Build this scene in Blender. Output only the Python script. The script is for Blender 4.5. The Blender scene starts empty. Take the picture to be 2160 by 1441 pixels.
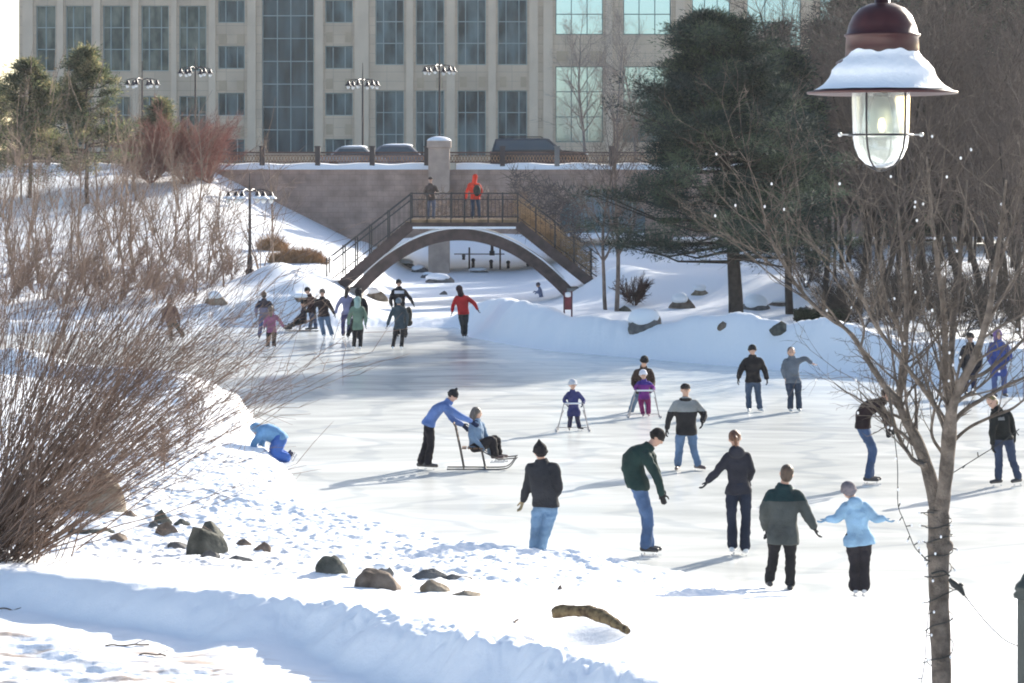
import bpy, math, random
import numpy as np
from mathutils import Vector, Matrix
random.seed(7); rng = np.random.default_rng(7)
R = math.radians
S = bpy.context.scene
COL = S.collection
# ------------------------------------------------------------------ camera, sky, sun, exposure
FPX, HOR, CZ = 5400.0, 380.0, 5.4
cam = bpy.data.cameras.new('camera'); camo = bpy.data.objects.new('camera', cam); COL.objects.link(camo)
cam.sensor_width = 36; cam.lens = 36 * FPX / 2160; cam.shift_y = -(720.5 - HOR) / 2160
cam.clip_start = 0.1; cam.clip_end = 4000
camo.location = (0, 0, CZ); camo.rotation_euler = (R(90), 0, 0)
S.camera = camo
SUN_EL = R(21); SUN_DIR = Vector((0.57, 0.82, 0)).normalized()      # horizontal direction towards the sun
w = bpy.data.worlds.new('World'); S.world = w; w.use_nodes = True
nt = w.node_tree; bg = nt.nodes['Background']; sky = nt.nodes.new('ShaderNodeTexSky')
sky.sky_type = 'NISHITA'; sky.sun_disc = False; sky.sun_elevation = SUN_EL
sky.sun_rotation = math.atan2(SUN_DIR.x, SUN_DIR.y)
sky.air_density = 1.0; sky.dust_density = 1.8; sky.ozone_density = 1.4
nt.links.new(sky.outputs[0], bg.inputs[0]); bg.inputs[1].default_value = 0.115
sl = bpy.data.lights.new('sun', 'SUN'); slo = bpy.data.objects.new('sun', sl); COL.objects.link(slo)
sl.energy = 5.0; sl.angle = R(0.5); sl.color = (1.0, 0.93, 0.82)
sv = Vector((SUN_DIR.x * math.cos(SUN_EL), SUN_DIR.y * math.cos(SUN_EL), math.sin(SUN_EL)))
slo.rotation_euler = sv.to_track_quat('Z', 'Y').to_euler(); slo.location = (20, 20, 40)
S.view_settings.view_transform = 'Standard'; S.view_settings.look = 'None'
S.view_settings.exposure = 1.2; S.view_settings.gamma = 1.0
S.cycles.filter_width = 1.9 if hasattr(S.cycles, 'filter_width') else 1.5
S.cycles.max_bounces = 6; S.cycles.diffuse_bounces = 3; S.cycles.glossy_bounces = 3
S.cycles.transmission_bounces = 6; S.cycles.transparent_max_bounces = 6

# ------------------------------------------------------------------ helpers
def P(px, py, d): return np.array([(px - 1080) * d / FPX, d, CZ - (py - HOR) * d / FPX])
def ss(a, b, x):
    t = np.clip((np.asarray(x, float) - a) / (b - a), 0, 1); return t * t * (3 - 2 * t)
_M = {}
def mat(name, col, rough=0.7, var=0.0, scale=6.0, bump=0.0, bscale=40.0, spec=0.5, metal=0.0, col2=None, emit=None, sheen=0.0, stretch=None):
    if name in _M: return _M[name]
    m = bpy.data.materials.new(name); m.use_nodes = True; n = m.node_tree; b = n.nodes['Principled BSDF']
    b.inputs['Base Color'].default_value = (*col, 1); b.inputs['Roughness'].default_value = rough
    b.inputs['Metallic'].default_value = metal; b.inputs['Specular IOR Level'].default_value = spec
    tc = n.nodes.new('ShaderNodeTexCoord'); src = tc.outputs['Object']
    if stretch:
        mp = n.nodes.new('ShaderNodeMapping'); mp.inputs['Scale'].default_value = stretch
        n.links.new(src, mp.inputs[0]); src = mp.outputs[0]
    if var > 0 or col2:
        t = n.nodes.new('ShaderNodeTexNoise'); t.inputs['Scale'].default_value = scale; t.inputs['Detail'].default_value = 5
        n.links.new(src, t.inputs['Vector'])
        r = n.nodes.new('ShaderNodeValToRGB')
        c2 = col2 if col2 else tuple(min(1, c * (1 + var)) for c in col)
        c1 = col if col2 else tuple(c * (1 - var) for c in col)
        r.color_ramp.elements[0].position = 0.36; r.color_ramp.elements[1].position = 0.64
        r.color_ramp.elements[0].color = (*c1, 1); r.color_ramp.elements[1].color = (*c2, 1)
        n.links.new(t.outputs[0], r.inputs[0]); n.links.new(r.outputs[0], b.inputs['Base Color'])
    if bump > 0:
        t = n.nodes.new('ShaderNodeTexNoise'); t.inputs['Scale'].default_value = bscale; t.inputs['Detail'].default_value = 4
        n.links.new(src, t.inputs['Vector'])
        u = n.nodes.new('ShaderNodeBump'); u.inputs['Strength'].default_value = bump; u.inputs['Distance'].default_value = 0.02
        n.links.new(t.outputs[0], u.inputs['Height']); n.links.new(u.outputs[0], b.inputs['Normal'])
    if emit:
        b.inputs['Emission Color'].default_value = (*emit[0], 1); b.inputs['Emission Strength'].default_value = emit[1]
    _M[name] = m; return m

class MB:
    def __init__(s): s.v = []; s.f4 = []; s.f3 = []; s.n = 0; s.m4 = []; s.m3 = []
    def add(s, V, F, mi=0):
        V = np.asarray(V, float).reshape(-1, 3); F = np.asarray(F, int)
        if F.shape[1] == 4: s.f4.append(F + s.n); s.m4.append(np.full(len(F), mi))
        else: s.f3.append(F + s.n); s.m3.append(np.full(len(F), mi))
        s.v.append(V); s.n += len(V)
    def box(s, x0, x1, y0, y1, z0, z1, mi=0):
        V = [(x, y, z) for z in (z0, z1) for y in (y0, y1) for x in (x0, x1)]
        s.add(V, [(0, 2, 3, 1), (4, 5, 7, 6), (0, 1, 5, 4), (2, 6, 7, 3), (0, 4, 6, 2), (1, 3, 7, 5)], mi)
    def bar(s, a, b, wx, wz=None, mi=0, up=(0, 0, 1)):      # square bar from a to b
        a = np.asarray(a, float); b = np.asarray(b, float); wz = wz or wx
        d = b - a; d /= max(np.linalg.norm(d), 1e-9); up = np.array(up, float)
        if abs(d @ up) > .98: up = np.array([0, 1., 0])
        x = np.cross(d, up); x /= np.linalg.norm(x); z = np.cross(x, d)
        V = [p + x * sx * wx / 2 + z * sz * wz / 2 for p in (a, b) for sz in (-1, 1) for sx in (-1, 1)]
        s.add(V, [(0, 1, 3, 2), (4, 6, 7, 5), (0, 4, 5, 1), (2, 3, 7, 6), (0, 2, 6, 4), (1, 5, 7, 3)], mi)
    def tube(s, pts, rad, n=8, mi=0, cap=True):
        pts = np.asarray(pts, float); k = len(pts); rad = np.broadcast_to(np.asarray(rad, float), (k,))
        T = np.gradient(pts, axis=0); T /= np.maximum(np.linalg.norm(T, axis=1, keepdims=True), 1e-9)
        ref = np.array([0, 0, 1.]) if abs(T[0][2]) < .9 else np.array([0, 1., 0]); Vs = []
        x = np.cross(T[0], ref); x /= np.linalg.norm(x)
        a = np.arange(n) * 2 * math.pi / n
        for i in range(k):
            x = x - T[i] * (x @ T[i]); x /= max(np.linalg.norm(x), 1e-9); y = np.cross(T[i], x)
            Vs.append(pts[i] + rad[i] * (np.cos(a)[:, None] * x + np.sin(a)[:, None] * y))
        V = np.concatenate(Vs); F = []
        for i in range(k - 1):
            for j in range(n):
                F.append((i * n + j, i * n + (j + 1) % n, (i + 1) * n + (j + 1) % n, (i + 1) * n + j))
        s.add(V, F, mi)
        if cap:
            for base, c, flip in ((0, pts[0], 1), ((k - 1) * n, pts[-1], 0)):
                Vc = np.concatenate([V[base:base + n], c[None]])
                s.add(Vc, [((j + 1) % n, j, n) if flip else (j, (j + 1) % n, n) for j in range(n)], mi)
    def ell(s, c, r, ax=None, nu=14, nv=9, mi=0):            # ellipsoid; ax = 3x3 rows of axes
        c = np.asarray(c, float); r = np.broadcast_to(np.asarray(r, float), (3,)); ax = np.eye(3) if ax is None else np.asarray(ax)
        V = [(0, 0, -1)]
        for i in range(1, nv):
            t = -math.pi / 2 + math.pi * i / nv
            for j in range(nu):
                p = 2 * math.pi * j / nu; V.append((math.cos(t) * math.cos(p), math.cos(t) * math.sin(p), math.sin(t)))
        V.append((0, 0, 1)); V = np.array(V) * r; V = V @ ax + c
        F4 = []; F3 = []
        for j in range(nu):
            F3.append((0, 1 + (j + 1) % nu, 1 + j)); F3.append((len(V) - 1, 1 + (nv - 2) * nu + j, 1 + (nv - 2) * nu + (j + 1) % nu))
        for i in range(nv - 2):
            for j in range(nu):
                a = 1 + i * nu; F4.append((a + j, a + (j + 1) % nu, a + nu + (j + 1) % nu, a + nu + j))
        n0 = s.n; s.add(V, F3, mi); s.f4.append(np.array(F4) + n0); s.m4.append(np.full(len(F4), mi))
    def loft(s, rings, mi=0, cap=True):                      # rings: list of (n,3)
        n = len(rings[0]); V = np.concatenate(rings); F = []
        for i in range(len(rings) - 1):
            for j in range(n): F.append((i * n + j, i * n + (j + 1) % n, (i + 1) * n + (j + 1) % n, (i + 1) * n + j))
        s.add(V, F, mi)
        if cap:
            for r, flip in ((rings[0], 1), (rings[-1], 0)):
                Vc = np.concatenate([r, r.mean(0)[None]])
                s.add(Vc, [((j + 1) % n, j, n) if flip else (j, (j + 1) % n, n) for j in range(n)], mi)
    def lathe(s, c, prof, n=24, mi=0):                       # prof: (r, z)
        a = np.arange(n) * 2 * math.pi / n; c = np.asarray(c, float)
        rings = [np.stack([c[0] + r * np.cos(a), c[1] + r * np.sin(a), np.full(n, c[2] + z)], 1) for r, z in prof]
        V = np.concatenate(rings); F = []
        for i in range(len(prof) - 1):
            for j in range(n): F.append((i * n + j, i * n + (j + 1) % n, (i + 1) * n + (j + 1) % n, (i + 1) * n + j))
        s.add(V, F, mi)
    def segs(s, A, B, ra, rb, n=3, mi=0):
        A = np.asarray(A, float); B = np.asarray(B, float); ra = np.broadcast_to(ra, (len(A),)); rb = np.broadcast_to(rb, (len(A),))
        D = B - A; D /= np.maximum(np.linalg.norm(D, axis=1, keepdims=True), 1e-9)
        ref = np.where(np.abs(D[:, 2:3]) < .9, np.array([[0, 0, 1.]]), np.array([[0, 1., 0]]))
        X = np.cross(D, ref); X /= np.linalg.norm(X, axis=1, keepdims=True); Y = np.cross(D, X)
        a = np.arange(n) * 2 * math.pi / n
        off = np.cos(a)[None, :, None] * X[:, None] + np.sin(a)[None, :, None] * Y[:, None]
        V = np.concatenate([A[:, None] + off * ra[:, None, None], B[:, None] + off * rb[:, None, None]], 1).reshape(-1, 3)
        j = np.arange(n); q = np.stack([j, (j + 1) % n, n + (j + 1) % n, n + j], 1)
        F = (q[None] + (np.arange(len(A)) * 2 * n)[:, None, None]).reshape(-1, 4)
        s.add(V, F, mi)
    def mesh(s, name, mats, smooth=False, origin=None):
        V = np.concatenate(s.v) if s.v else np.zeros((0, 3))
        if origin is not None: V = V - np.asarray(origin)
        f4 = np.concatenate(s.f4) if s.f4 else np.zeros((0, 4), int); f3 = np.concatenate(s.f3) if s.f3 else np.zeros((0, 3), int)
        me = bpy.data.meshes.new(name); me.vertices.add(len(V)); me.vertices.foreach_set('co', V.astype(np.float32).ravel())
        me.loops.add(f4.size + f3.size); me.polygons.add(len(f4) + len(f3))
        me.loops.foreach_set('vertex_index', np.concatenate([f4.ravel(), f3.ravel()]).astype(np.int32))
        st = np.concatenate([np.arange(len(f4)) * 4, f4.size + np.arange(len(f3)) * 3]).astype(np.int32)
        me.polygons.foreach_set('loop_start', st)
        mi = np.concatenate([np.concatenate(s.m4) if s.m4 else [], np.concatenate(s.m3) if s.m3 else []]).astype(np.int32)
        for m in (mats if isinstance(mats, (list, tuple)) else [mats]): me.materials.append(m)
        me.polygons.foreach_set('material_index', mi)
        me.polygons.foreach_set('use_smooth', np.full(len(f4) + len(f3), smooth))
        me.update(calc_edges=True); me.validate()
        return me
    def build(s, name, mats, parent=None, smooth=False, origin=None):
        if origin is None and parent is not None: origin = WORG.get(parent.name, (0, 0, 0))
        me = s.mesh(name, mats, smooth, origin)
        o = bpy.data.objects.new(name, me); COL.objects.link(o)
        if parent is not None:
            o.parent = parent; WORG[o.name] = origin
        elif origin is not None: o.location = origin
        return o
WORG = {}                                                    # world origin of each parent (children meshes are written in world coordinates)
def tag(o, label, cat, group=None, kind=None):
    if label: o['label'] = label
    if cat: o['category'] = cat
    if group: o['group'] = group
    if kind: o['kind'] = kind
    return o
def thing(name, label, cat, loc, group=None):
    o = bpy.data.objects.new(name, None); COL.objects.link(o); o.location = tuple(float(v) for v in loc); WORG[o.name] = np.array(loc, float)
    o.empty_display_size = .2
    return tag(o, label, cat, group)
ORD = ['first', 'second', 'third', 'fourth', 'fifth', 'sixth', 'seventh', 'eighth', 'ninth', 'tenth', 'eleventh', 'twelfth', 'thirteenth', 'fourteenth', 'fifteenth', 'sixteenth', 'seventeenth', 'eighteenth']
def copy_tree(o, loc=None, rz=None, sc=None, label=None, parent=None):
    c = o.copy(); COL.objects.link(c); c.parent = parent
    if loc is not None: c.location = tuple(float(v) for v in loc)
    if rz is not None: c.rotation_euler = (0, 0, rz)
    if sc is not None: c.scale = sc if hasattr(sc, '__len__') else (sc, sc, sc)
    if label: c['label'] = label
    for ch in list(o.children): copy_tree(ch, parent=c)
    return c
def vnoise(x, y, seed=0):
    xi = np.floor(x).astype(np.int64); yi = np.floor(y).astype(np.int64); fx = x - xi; fy = y - yi
    fx = fx * fx * (3 - 2 * fx); fy = fy * fy * (3 - 2 * fy)
    def h(a, b):
        n = (a * 374761393 + b * 668265263 + seed * 1442695041) & 0x7fffffff
        n = ((n ^ (n >> 13)) * 1274126177) & 0x7fffffff
        n = n ^ (n >> 16); return (n & 0xffff) / 65535.0
    return (h(xi, yi) * (1 - fx) + h(xi + 1, yi) * fx) * (1 - fy) + (h(xi, yi + 1) * (1 - fx) + h(xi + 1, yi + 1) * fx) * fy
def fbm(x, y, sc, o=4, seed=0):
    v = 0; a = .5; f = 1 / sc
    for i in range(o): v = v + a * (vnoise(x * f, y * f, seed + i) - .5); a *= .5; f *= 2.03
    return v
def snoise3(V, f, seed=0):
    r = np.random.default_rng(seed); v = np.zeros(len(V))
    for i in range(7):
        k = r.normal(size=3); k /= np.linalg.norm(k); k *= f * r.uniform(.6, 1.8)
        v += np.sin(V @ k + r.uniform(0, 6.28) + 1.5 * np.sin(V @ (k[[1, 2, 0]] * .6) + i))
    return v / 7

# ------------------------------------------------------------------ terrain
ICE = np.array([(45, 32), (8, 32.6), (4.3, 33.0), (3.9, 33.5), (3.0, 34.5), (2.3, 34.9), (1.77, 35.3), (.95, 35.9), (.27, 36.4), (-.4, 37.0),
 (-1.5, 38.5), (-2.8, 41.4), (-3.6, 44), (-4.1, 47.5), (-4.6, 50), (-5.5, 55), (-6.0, 59.5), (-7.6, 63.5), (-9.8, 66.5), (-14.5, 73), (-18, 80),
 (-18, 90), (-12.5, 93), (-9.4, 94.3), (-5.2, 94.5), (-2, 93.5), (-1.7, 90.5), (-1.5, 88), (0, 83.6), (1.05, 81), (3.4, 78), (5.8, 74.8), (10, 69.5), (13, 64.8), (30, 58), (45, 55)], float)
CREST = np.array([(-14, 31), (-9, 29.5), (-5.6, 28), (-3.94, 26.7), (-1.67, 25), (-.93, 23.8), (-.25, 22.6), (.55, 21.3), (1.03, 20.3), (2.07, 18), (4, 14.5), (6, 8)], float)
def pdist(x, y, L, closed):
    best = np.full(x.shape, 1e9); sg = np.zeros(x.shape)
    n = len(L); m = n if closed else n - 1
    for i in range(m):
        a = L[i]; b = L[(i + 1) % n]; dx, dy = b - a; l2 = dx * dx + dy * dy
        t = np.clip(((x - a[0]) * dx + (y - a[1]) * dy) / l2, 0, 1)
        d = (x - a[0] - t * dx) ** 2 + (y - a[1] - t * dy) ** 2
        c = dx * (y - a[1]) - dy * (x - a[0])
        sg = np.where(d < best, c, sg); best = np.minimum(best, d)
    d = np.sqrt(best)
    if closed:
        ins = np.zeros(x.shape, bool)
        for i in range(n):
            a = L[i]; b = L[(i + 1) % n]
            if a[1] == b[1]: continue
            c = ((a[1] > y) != (b[1] > y)) & (x < (b[0] - a[0]) * (y - a[1]) / (b[1] - a[1]) + a[0]); ins ^= c
        return np.where(ins, -d, d)
    return np.where(sg < 0, d, -d)
YT = [-40, 0, 8, 15, 20, 24, 27, 30, 33, 36, 45, 60, 90, 94, 150, 180, 205, 215, 1500]
ZT = [4, 3.8, 3.3, 2.0, 1.46, 1.28, 1.02, .68, .33, .22, .25, .35, .45, .12, .3, 1.6, 5.6, 5.9, 5.9]
MOUNDS = [(-9.4, 103, 1.3, 2.0, .75), (-6.9, 99, 1.6, 1.8, .75), (-8.2, 97.5, 1.6, 1.3, .45), (4.6, 104, 1.6, 2, .5), (9.5, 103, 2.5, 2, .35), (13.5, 100, 3, 2, .5), (3.2, 86, 2.0, 2, .12),
          (7.3, 76.5, .7, .8, .32), (10.2, 73, .9, .8, .30), (12.6, 70, .8, .9, .34), (-5.7, 60.5, .8, .9, .35), (-4.9, 52, .5, .7, .22), (-7.6, 57, 1.2, 1.6, .25), (1.5, 96, 1.5, 2.4, .25)]
def Hf(x, y):
    x = np.asarray(x, float); y = np.asarray(y, float)
    s = pdist(x, y, ICE, True); s = s + fbm(x, y, 1.2, 3, 5) * .9 * ss(0, 3, np.abs(s) + .8)
    b = np.interp(y, YT, ZT)
    b = b + .05 * np.clip(-x - 1, 0, 9) * ss(20, 24, y) * (1 - ss(38, 46, y))
    b = b - .24 * ss(-.6, 2.4, x) * ss(24, 28, y) * (1 - ss(33, 35, y))
    # left hill
    zt = np.clip(2 + (-8.8 - x) * .5, 2, 6.0)
    yy = np.clip(y, 92, 150); hl = np.where(yy < 115, np.interp(yy, [92, 97, 105, 115], [.3, .9, 1.4, 2.0]), 2.0 + (zt - 2.0) * (yy - 115) / 27.0)
    hl = np.minimum(hl, np.maximum(zt, 2.0)); hl = np.maximum(hl, b * (y > 150))
    Lm = (1 - ss(-8.5, -5.4, x)) * ss(90, 93, y)
    b = b * (1 - Lm) + hl * Lm
    b = b + 1.15 * ss(97, 107, y) * ss(1.6, 4.6, x) * (1 - ss(150, 175, y)) + .3 * ss(92, 97, y) * ss(-.5, 3, x)
    b = b + fbm(x, y, 9, 3, 1) * .25 * ss(45, 70, y) + fbm(x, y, 3.5, 3, 2) * .10
    for mx, my, rx, ry, mh in MOUNDS:
        b = b + mh * np.exp(-((x - mx) / rx) ** 2 - ((y - my) / ry) ** 2)
    # berms along the ice
    pen = ss(-2.6, -1.4, x) * ss(60, 64, y)
    near = 1 - ss(50, 58, y); right = ss(.8, 3.6, x) * near
    hb = .42 * (1 - pen) * (1 - near) + .72 * pen + near * (.15 * (1 - right) + .02)
    hb = hb * (1 - .7 * ss(90, 93, y) * (1 - pen))
    hb = hb * (1 + 1.3 * fbm(x, y, 2.2, 3, 9))
    rw = .45 + .9 * pen
    wd = near * (7.5 * (1 - ss(-1.8, 4.0, x)) + .9) + (1 - near) * 2.6
    berm = hb * ss(0, 1, s / rw) * (1 - ss(.55, 1, s / wd))
    land = np.where(s > 0, b * ss(0, 1.6, s), 0)
    h = land + berm
    rough = (ss(0, .3, s) * (1 - ss(.75, 1.1, s / wd))) * (near * (1 - .6 * right) + .75 * (1 - near))
    r1 = fbm(x, y, .40, 3, 21); r2 = np.abs(fbm(x, y, .17, 3, 33)); r3 = fbm(x, y, .09, 2, 34)
    h = h + rough * (r1 * .12 + r2 * .08 + r3 * .075 - .02)
    # path cut with its cast-up bank, lower left
    near2 = y < 42
    sc = np.where(near2, pdist(x, y, CREST, False), -50.)
    scj = sc + fbm(x, y, .7, 3, 40) * .42
    inp = ss(0, .62, scj) * (1 - ss(6.0, 8.5, sc))
    floor = .87 + fbm(x, y, .8, 3, 44) * .14 + (fbm(x * .7, y * 1.5, .34, 4, 45) * .12 + np.abs(fbm(x * .6, y * 1.4, .10, 2, 46)) * .05) * ss(1.0, 2.0, sc) - .35 * ss(25, 29, y)*0
    h = h * (1 - inp) + floor * inp
    cl = np.exp(-(sc / .3) ** 2); h = h + cl * (np.abs(fbm(x, y, .24, 3, 50)) * .30 - .01) * ss(-4.5, -1.0, x) + cl * .04 * np.abs(fbm(x, y, .5, 2, 51))
    # hollow beside the log
    h = h - .20 * np.exp(-(((x - .52) / .42) ** 2 + ((y - 23.3) / .75) ** 2) ** 1.5)
    h = h + fbm(x, y, 1.4, 3, 60) * .05 * ss(0, 1.5, s) * near * (1 - inp)
    ss_in = ss(-.15, -1.2, s)
    h = np.where(s < 0, -.02 - .4 * ss(0, 1.0, -s), h)
    return h
def G(x, y): return float(Hf(np.array([float(x)]), np.array([float(y)]))[0])
def GP(px, py):                                             # point of the snow that shows at a pixel
    dir = np.array([(px - 1080) / FPX, 1, -(py - HOR) / FPX]); ys = np.linspace(14, 205, 900)
    z = Hf(dir[0] * ys, ys); zr = CZ + dir[2] * ys; k = np.argmax(zr < z)
    return np.array([dir[0] * ys[k], ys[k], max(z[k], 0)])

u_in = np.linspace(-.235, .235, 760); g = .235 + (np.linspace(0, 1, 46)[1:] ** 2.2) * 4.5
U = np.concatenate([-g[::-1], u_in, g])
Y = np.concatenate([np.linspace(-40, 14, 28)[:-1], np.geomspace(14, 21, 60)[:-1], np.linspace(21, 47, 800)[:-1], np.geomspace(47, 230, 560), np.geomspace(230, 700, 20)[1:]])
YY, UU = np.meshgrid(Y, U, indexing='ij'); XX = np.clip(UU * np.maximum(YY, 14), -900 + 0 * YY, 900)
ZZ = Hf(XX.ravel(), YY.ravel()).reshape(XX.shape)
mb = MB(); nr, nc = XX.shape
ii = (np.arange(nr - 1)[:, None] * nc + np.arange(nc - 1)[None]).ravel()
mb.add(np.stack([XX, YY, ZZ], -1).reshape(-1, 3), np.stack([ii, ii + 1, ii + nc + 1, ii + nc], 1))
def snow_mat(name, base=(.86, .88, .91), path=False):
    m = bpy.data.materials.new(name); m.use_nodes = True; n = m.node_tree; b = n.nodes['Principled BSDF']
    b.inputs['Roughness'].default_value = .65; b.inputs['Specular IOR Level'].default_value = .3
    tc = n.nodes.new('ShaderNodeTexCoord')
    t = n.nodes.new('ShaderNodeTexNoise'); t.inputs['Scale'].default_value = 9; t.inputs['Detail'].default_value = 6
    n.links.new(tc.outputs['Object'], t.inputs['Vector'])
    t2 = n.nodes.new('ShaderNodeTexNoise'); t2.inputs['Scale'].default_value = 55; t2.inputs['Detail'].default_value = 3
    n.links.new(tc.outputs['Object'], t2.inputs['Vector'])
    ad = n.nodes.new('ShaderNodeMath'); ad.operation = 'MULTIPLY_ADD'; ad.inputs[1].default_value = .25
    n.links.new(t2.outputs[0], ad.inputs[0]); n.links.new(t.outputs[0], ad.inputs[2])
    u = n.nodes.new('ShaderNodeBump'); u.inputs['Strength'].default_value = .35; u.inputs['Distance'].default_value = .03
    n.links.new(ad.outputs[0], u.inputs['Height']); n.links.new(u.outputs[0], b.inputs['Normal'])
    if path:
        at = n.nodes.new('ShaderNodeAttribute'); at.attribute_name = 'dirt'
        mp = n.nodes.new('ShaderNodeMapping'); mp.inputs['Scale'].default_value = (1.4, 4.5, 1); n.links.new(tc.outputs['Object'], mp.inputs[0])
        t3 = n.nodes.new('ShaderNodeTexNoise'); t3.inputs['Scale'].default_value = 1.6; t3.inputs['Detail'].default_value = 7; n.links.new(mp.outputs[0], t3.inputs['Vector'])
        r = n.nodes.new('ShaderNodeValToRGB'); r.color_ramp.elements[0].position = .50; r.color_ramp.elements[1].position = .66
        n.links.new(t3.outputs[0], r.inputs[0])
        mu = n.nodes.new('ShaderNodeMath'); mu.operation = 'MULTIPLY'; n.links.new(r.outputs[0], mu.inputs[0]); n.links.new(at.outputs['Fac'], mu.inputs[1])
        mx = n.nodes.new('ShaderNodeMix'); mx.data_type = 'RGBA'; mx.inputs[6].default_value = (*base, 1); mx.inputs[7].default_value = (.42, .33, .27, 1)
        n.links.new(mu.outputs[0], mx.inputs[0]); n.links.new(mx.outputs[2], b.inputs['Base Color'])
    else: b.inputs['Base Color'].default_value = (*base, 1)
    return m
SNOWG = snow_mat('snow_ground', path=True); SNOW = snow_mat('snow')
go = mb.build('ground', SNOWG, smooth=True); tag(go, None, None, kind='structure')
fx = XX.ravel(); fy = YY.ravel()
dsc = np.where(fy < 36, pdist(fx, fy, CREST, False), -9)
dirt = ss(.7, 1.4, dsc) * (1 - ss(4.5, 6, dsc)) * (.35 + .65 * ss(-.1, .12, fbm(fx, fy, 1.6, 3, 70)))
at = go.data.attributes.new('dirt', 'FLOAT', 'POINT'); at.data.foreach_set('value', dirt.astype(np.float32))

# ice sheet
m = bpy.data.materials.new('ice'); m.use_nodes = True; n = m.node_tree; b = n.nodes['Principled BSDF']
tc = n.nodes.new('ShaderNodeTexCoord'); mp = n.nodes.new('ShaderNodeMapping'); mp.inputs['Scale'].default_value = (.16, .5, 1); n.links.new(tc.outputs['Object'], mp.inputs[0])
t = n.nodes.new('ShaderNodeTexNoise'); t.inputs['Scale'].default_value = 1.3; t.inputs['Detail'].default_value = 9; t.inputs['Roughness'].default_value = .65; t.inputs['Distortion'].default_value = .8
n.links.new(mp.outputs[0], t.inputs['Vector'])
r = n.nodes.new('ShaderNodeValToRGB'); r.color_ramp.elements[0].position = .3; r.color_ramp.elements[1].position = .62
r.color_ramp.elements[0].color = (.62, .64, .62, 1); r.color_ramp.elements[1].color = (.77, .775, .745, 1)
n.links.new(t.outputs[0], r.inputs[0])
# skate scratches: thin curved lines from a stretched, distorted wave
wv = n.nodes.new('ShaderNodeTexWave'); wv.inputs['Scale'].default_value = .9; wv.inputs['Distortion'].default_value = 14; wv.inputs['Detail'].default_value = 3; wv.inputs['Detail Scale'].default_value = .5
n.links.new(mp.outputs[0], wv.inputs['Vector'])
r2 = n.nodes.new('ShaderNodeValToRGB'); r2.color_ramp.elements[0].position = .90; r2.color_ramp.elements[1].position = .98
r2.color_ramp.elements[1].color = (.35, .35, .35, 1); n.links.new(wv.outputs[0], r2.inputs[0])
mx = n.nodes.new('ShaderNodeMix'); mx.data_type = 'RGBA'; mx.blend_type = 'MIX'; mx.inputs[7].default_value = (.42, .47, .50, 1)
n.links.new(r2.outputs[0], mx.inputs[0]); n.links.new(r.outputs[0], mx.inputs[6]); n.links.new(mx.outputs[2], b.inputs['Base Color'])
rr = n.nodes.new('ShaderNodeMapRange'); rr.inputs[1].default_value = .3; rr.inputs[2].default_value = .65; rr.inputs[3].default_value = .12; rr.inputs[4].default_value = .24
n.links.new(t.outputs[0], rr.inputs[0]); n.links.new(rr.outputs[0], b.inputs['Roughness'])
u = n.nodes.new('ShaderNodeBump'); u.inputs['Strength'].default_value = .05; u.inputs['Distance'].default_value = .006
t4 = n.nodes.new('ShaderNodeTexNoise'); t4.inputs['Scale'].default_value = 7; t4.inputs['Detail'].default_value = 5; n.links.new(tc.outputs['Object'], t4.inputs['Vector'])
n.links.new(t4.outputs[0], u.inputs['Height']); n.links.new(u.outputs[0], b.inputs['Normal'])
b.inputs['Specular IOR Level'].default_value = .5; b.inputs['IOR'].default_value = 1.33
mb = MB(); mb.add([(-22, 30, 0), (47, 30, 0), (47, 97, 0), (-22, 97, 0)], [(0, 1, 2, 3)])
tag(mb.build('ice', m), None, None, kind='structure')

# ------------------------------------------------------------------ office building
DB = 215.0
def bx(px): return (px - 1080) * DB / FPX
def bz(py): return CZ - (py - HOR) * DB / FPX
STONE = mat('pale_stone', (.60, .465, .335), .85, .10, .35, .15, 3)
nn = STONE.node_tree; bs = nn.nodes['Principled BSDF']      # big stone blocks with fine joints
br = nn.nodes.new('ShaderNodeTexBrick'); br.inputs['Scale'].default_value = 1; br.inputs['Brick Width'].default_value = 1.5; br.inputs['Row Height'].default_value = .78
br.inputs['Mortar Size'].default_value = .025; br.inputs['Color1'].default_value = (1, 1, 1, 1); br.inputs['Color2'].default_value = (.90, .90, .91, 1); br.inputs['Mortar'].default_value = (.72, .72, .72, 1); br.offset = 0
tcb = nn.nodes.new('ShaderNodeTexCoord'); sx = nn.nodes.new('ShaderNodeSeparateXYZ'); cx = nn.nodes.new('ShaderNodeCombineXYZ')
nn.links.new(tcb.outputs['Object'], sx.inputs[0]); nn.links.new(sx.outputs[0], cx.inputs[0]); nn.links.new(sx.outputs[2], cx.inputs[1]); nn.links.new(cx.outputs[0], br.inputs['Vector'])
ml = nn.nodes.new('ShaderNodeMix'); ml.data_type = 'RGBA'; ml.blend_type = 'MULTIPLY'; ml.inputs[0].default_value = 1
nn.links.new(bs.inputs['Base Color'].links[0].from_socket, ml.inputs[6]); nn.links.new(br.outputs[0], ml.inputs[7]); nn.links.new(ml.outputs[2], bs.inputs['Base Color'])
PIER = mat('pier_stone', (.64, .505, .375), .85, .06, .5, .1, 3)
SPAN = mat('spandrel_stone', (.46, .35, .24), .85, .08, .6, .1, 3)
GLD = mat('dark_blue_glass', (.022, .038, .048), .12, 0, .9, 0, 1, .3, col2=(.14, .19, .20), stretch=(1, 1, .35))
GLG = mat('grey_green_glass', (.035, .055, .055), .14, 0, 1.2, 0, 1, .35, col2=(.19, .205, .17), stretch=(1.2, 1, .5))
GLC = mat('cyan_mirror_glass', (.50, .65, .74), .05, metal=.92)
GLT = mat('tower_glass', (.022, .035, .045), .10, 0, .5, 0, 1, .3, col2=(.085, .12, .135), stretch=(1.6, 1, .4))
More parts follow.
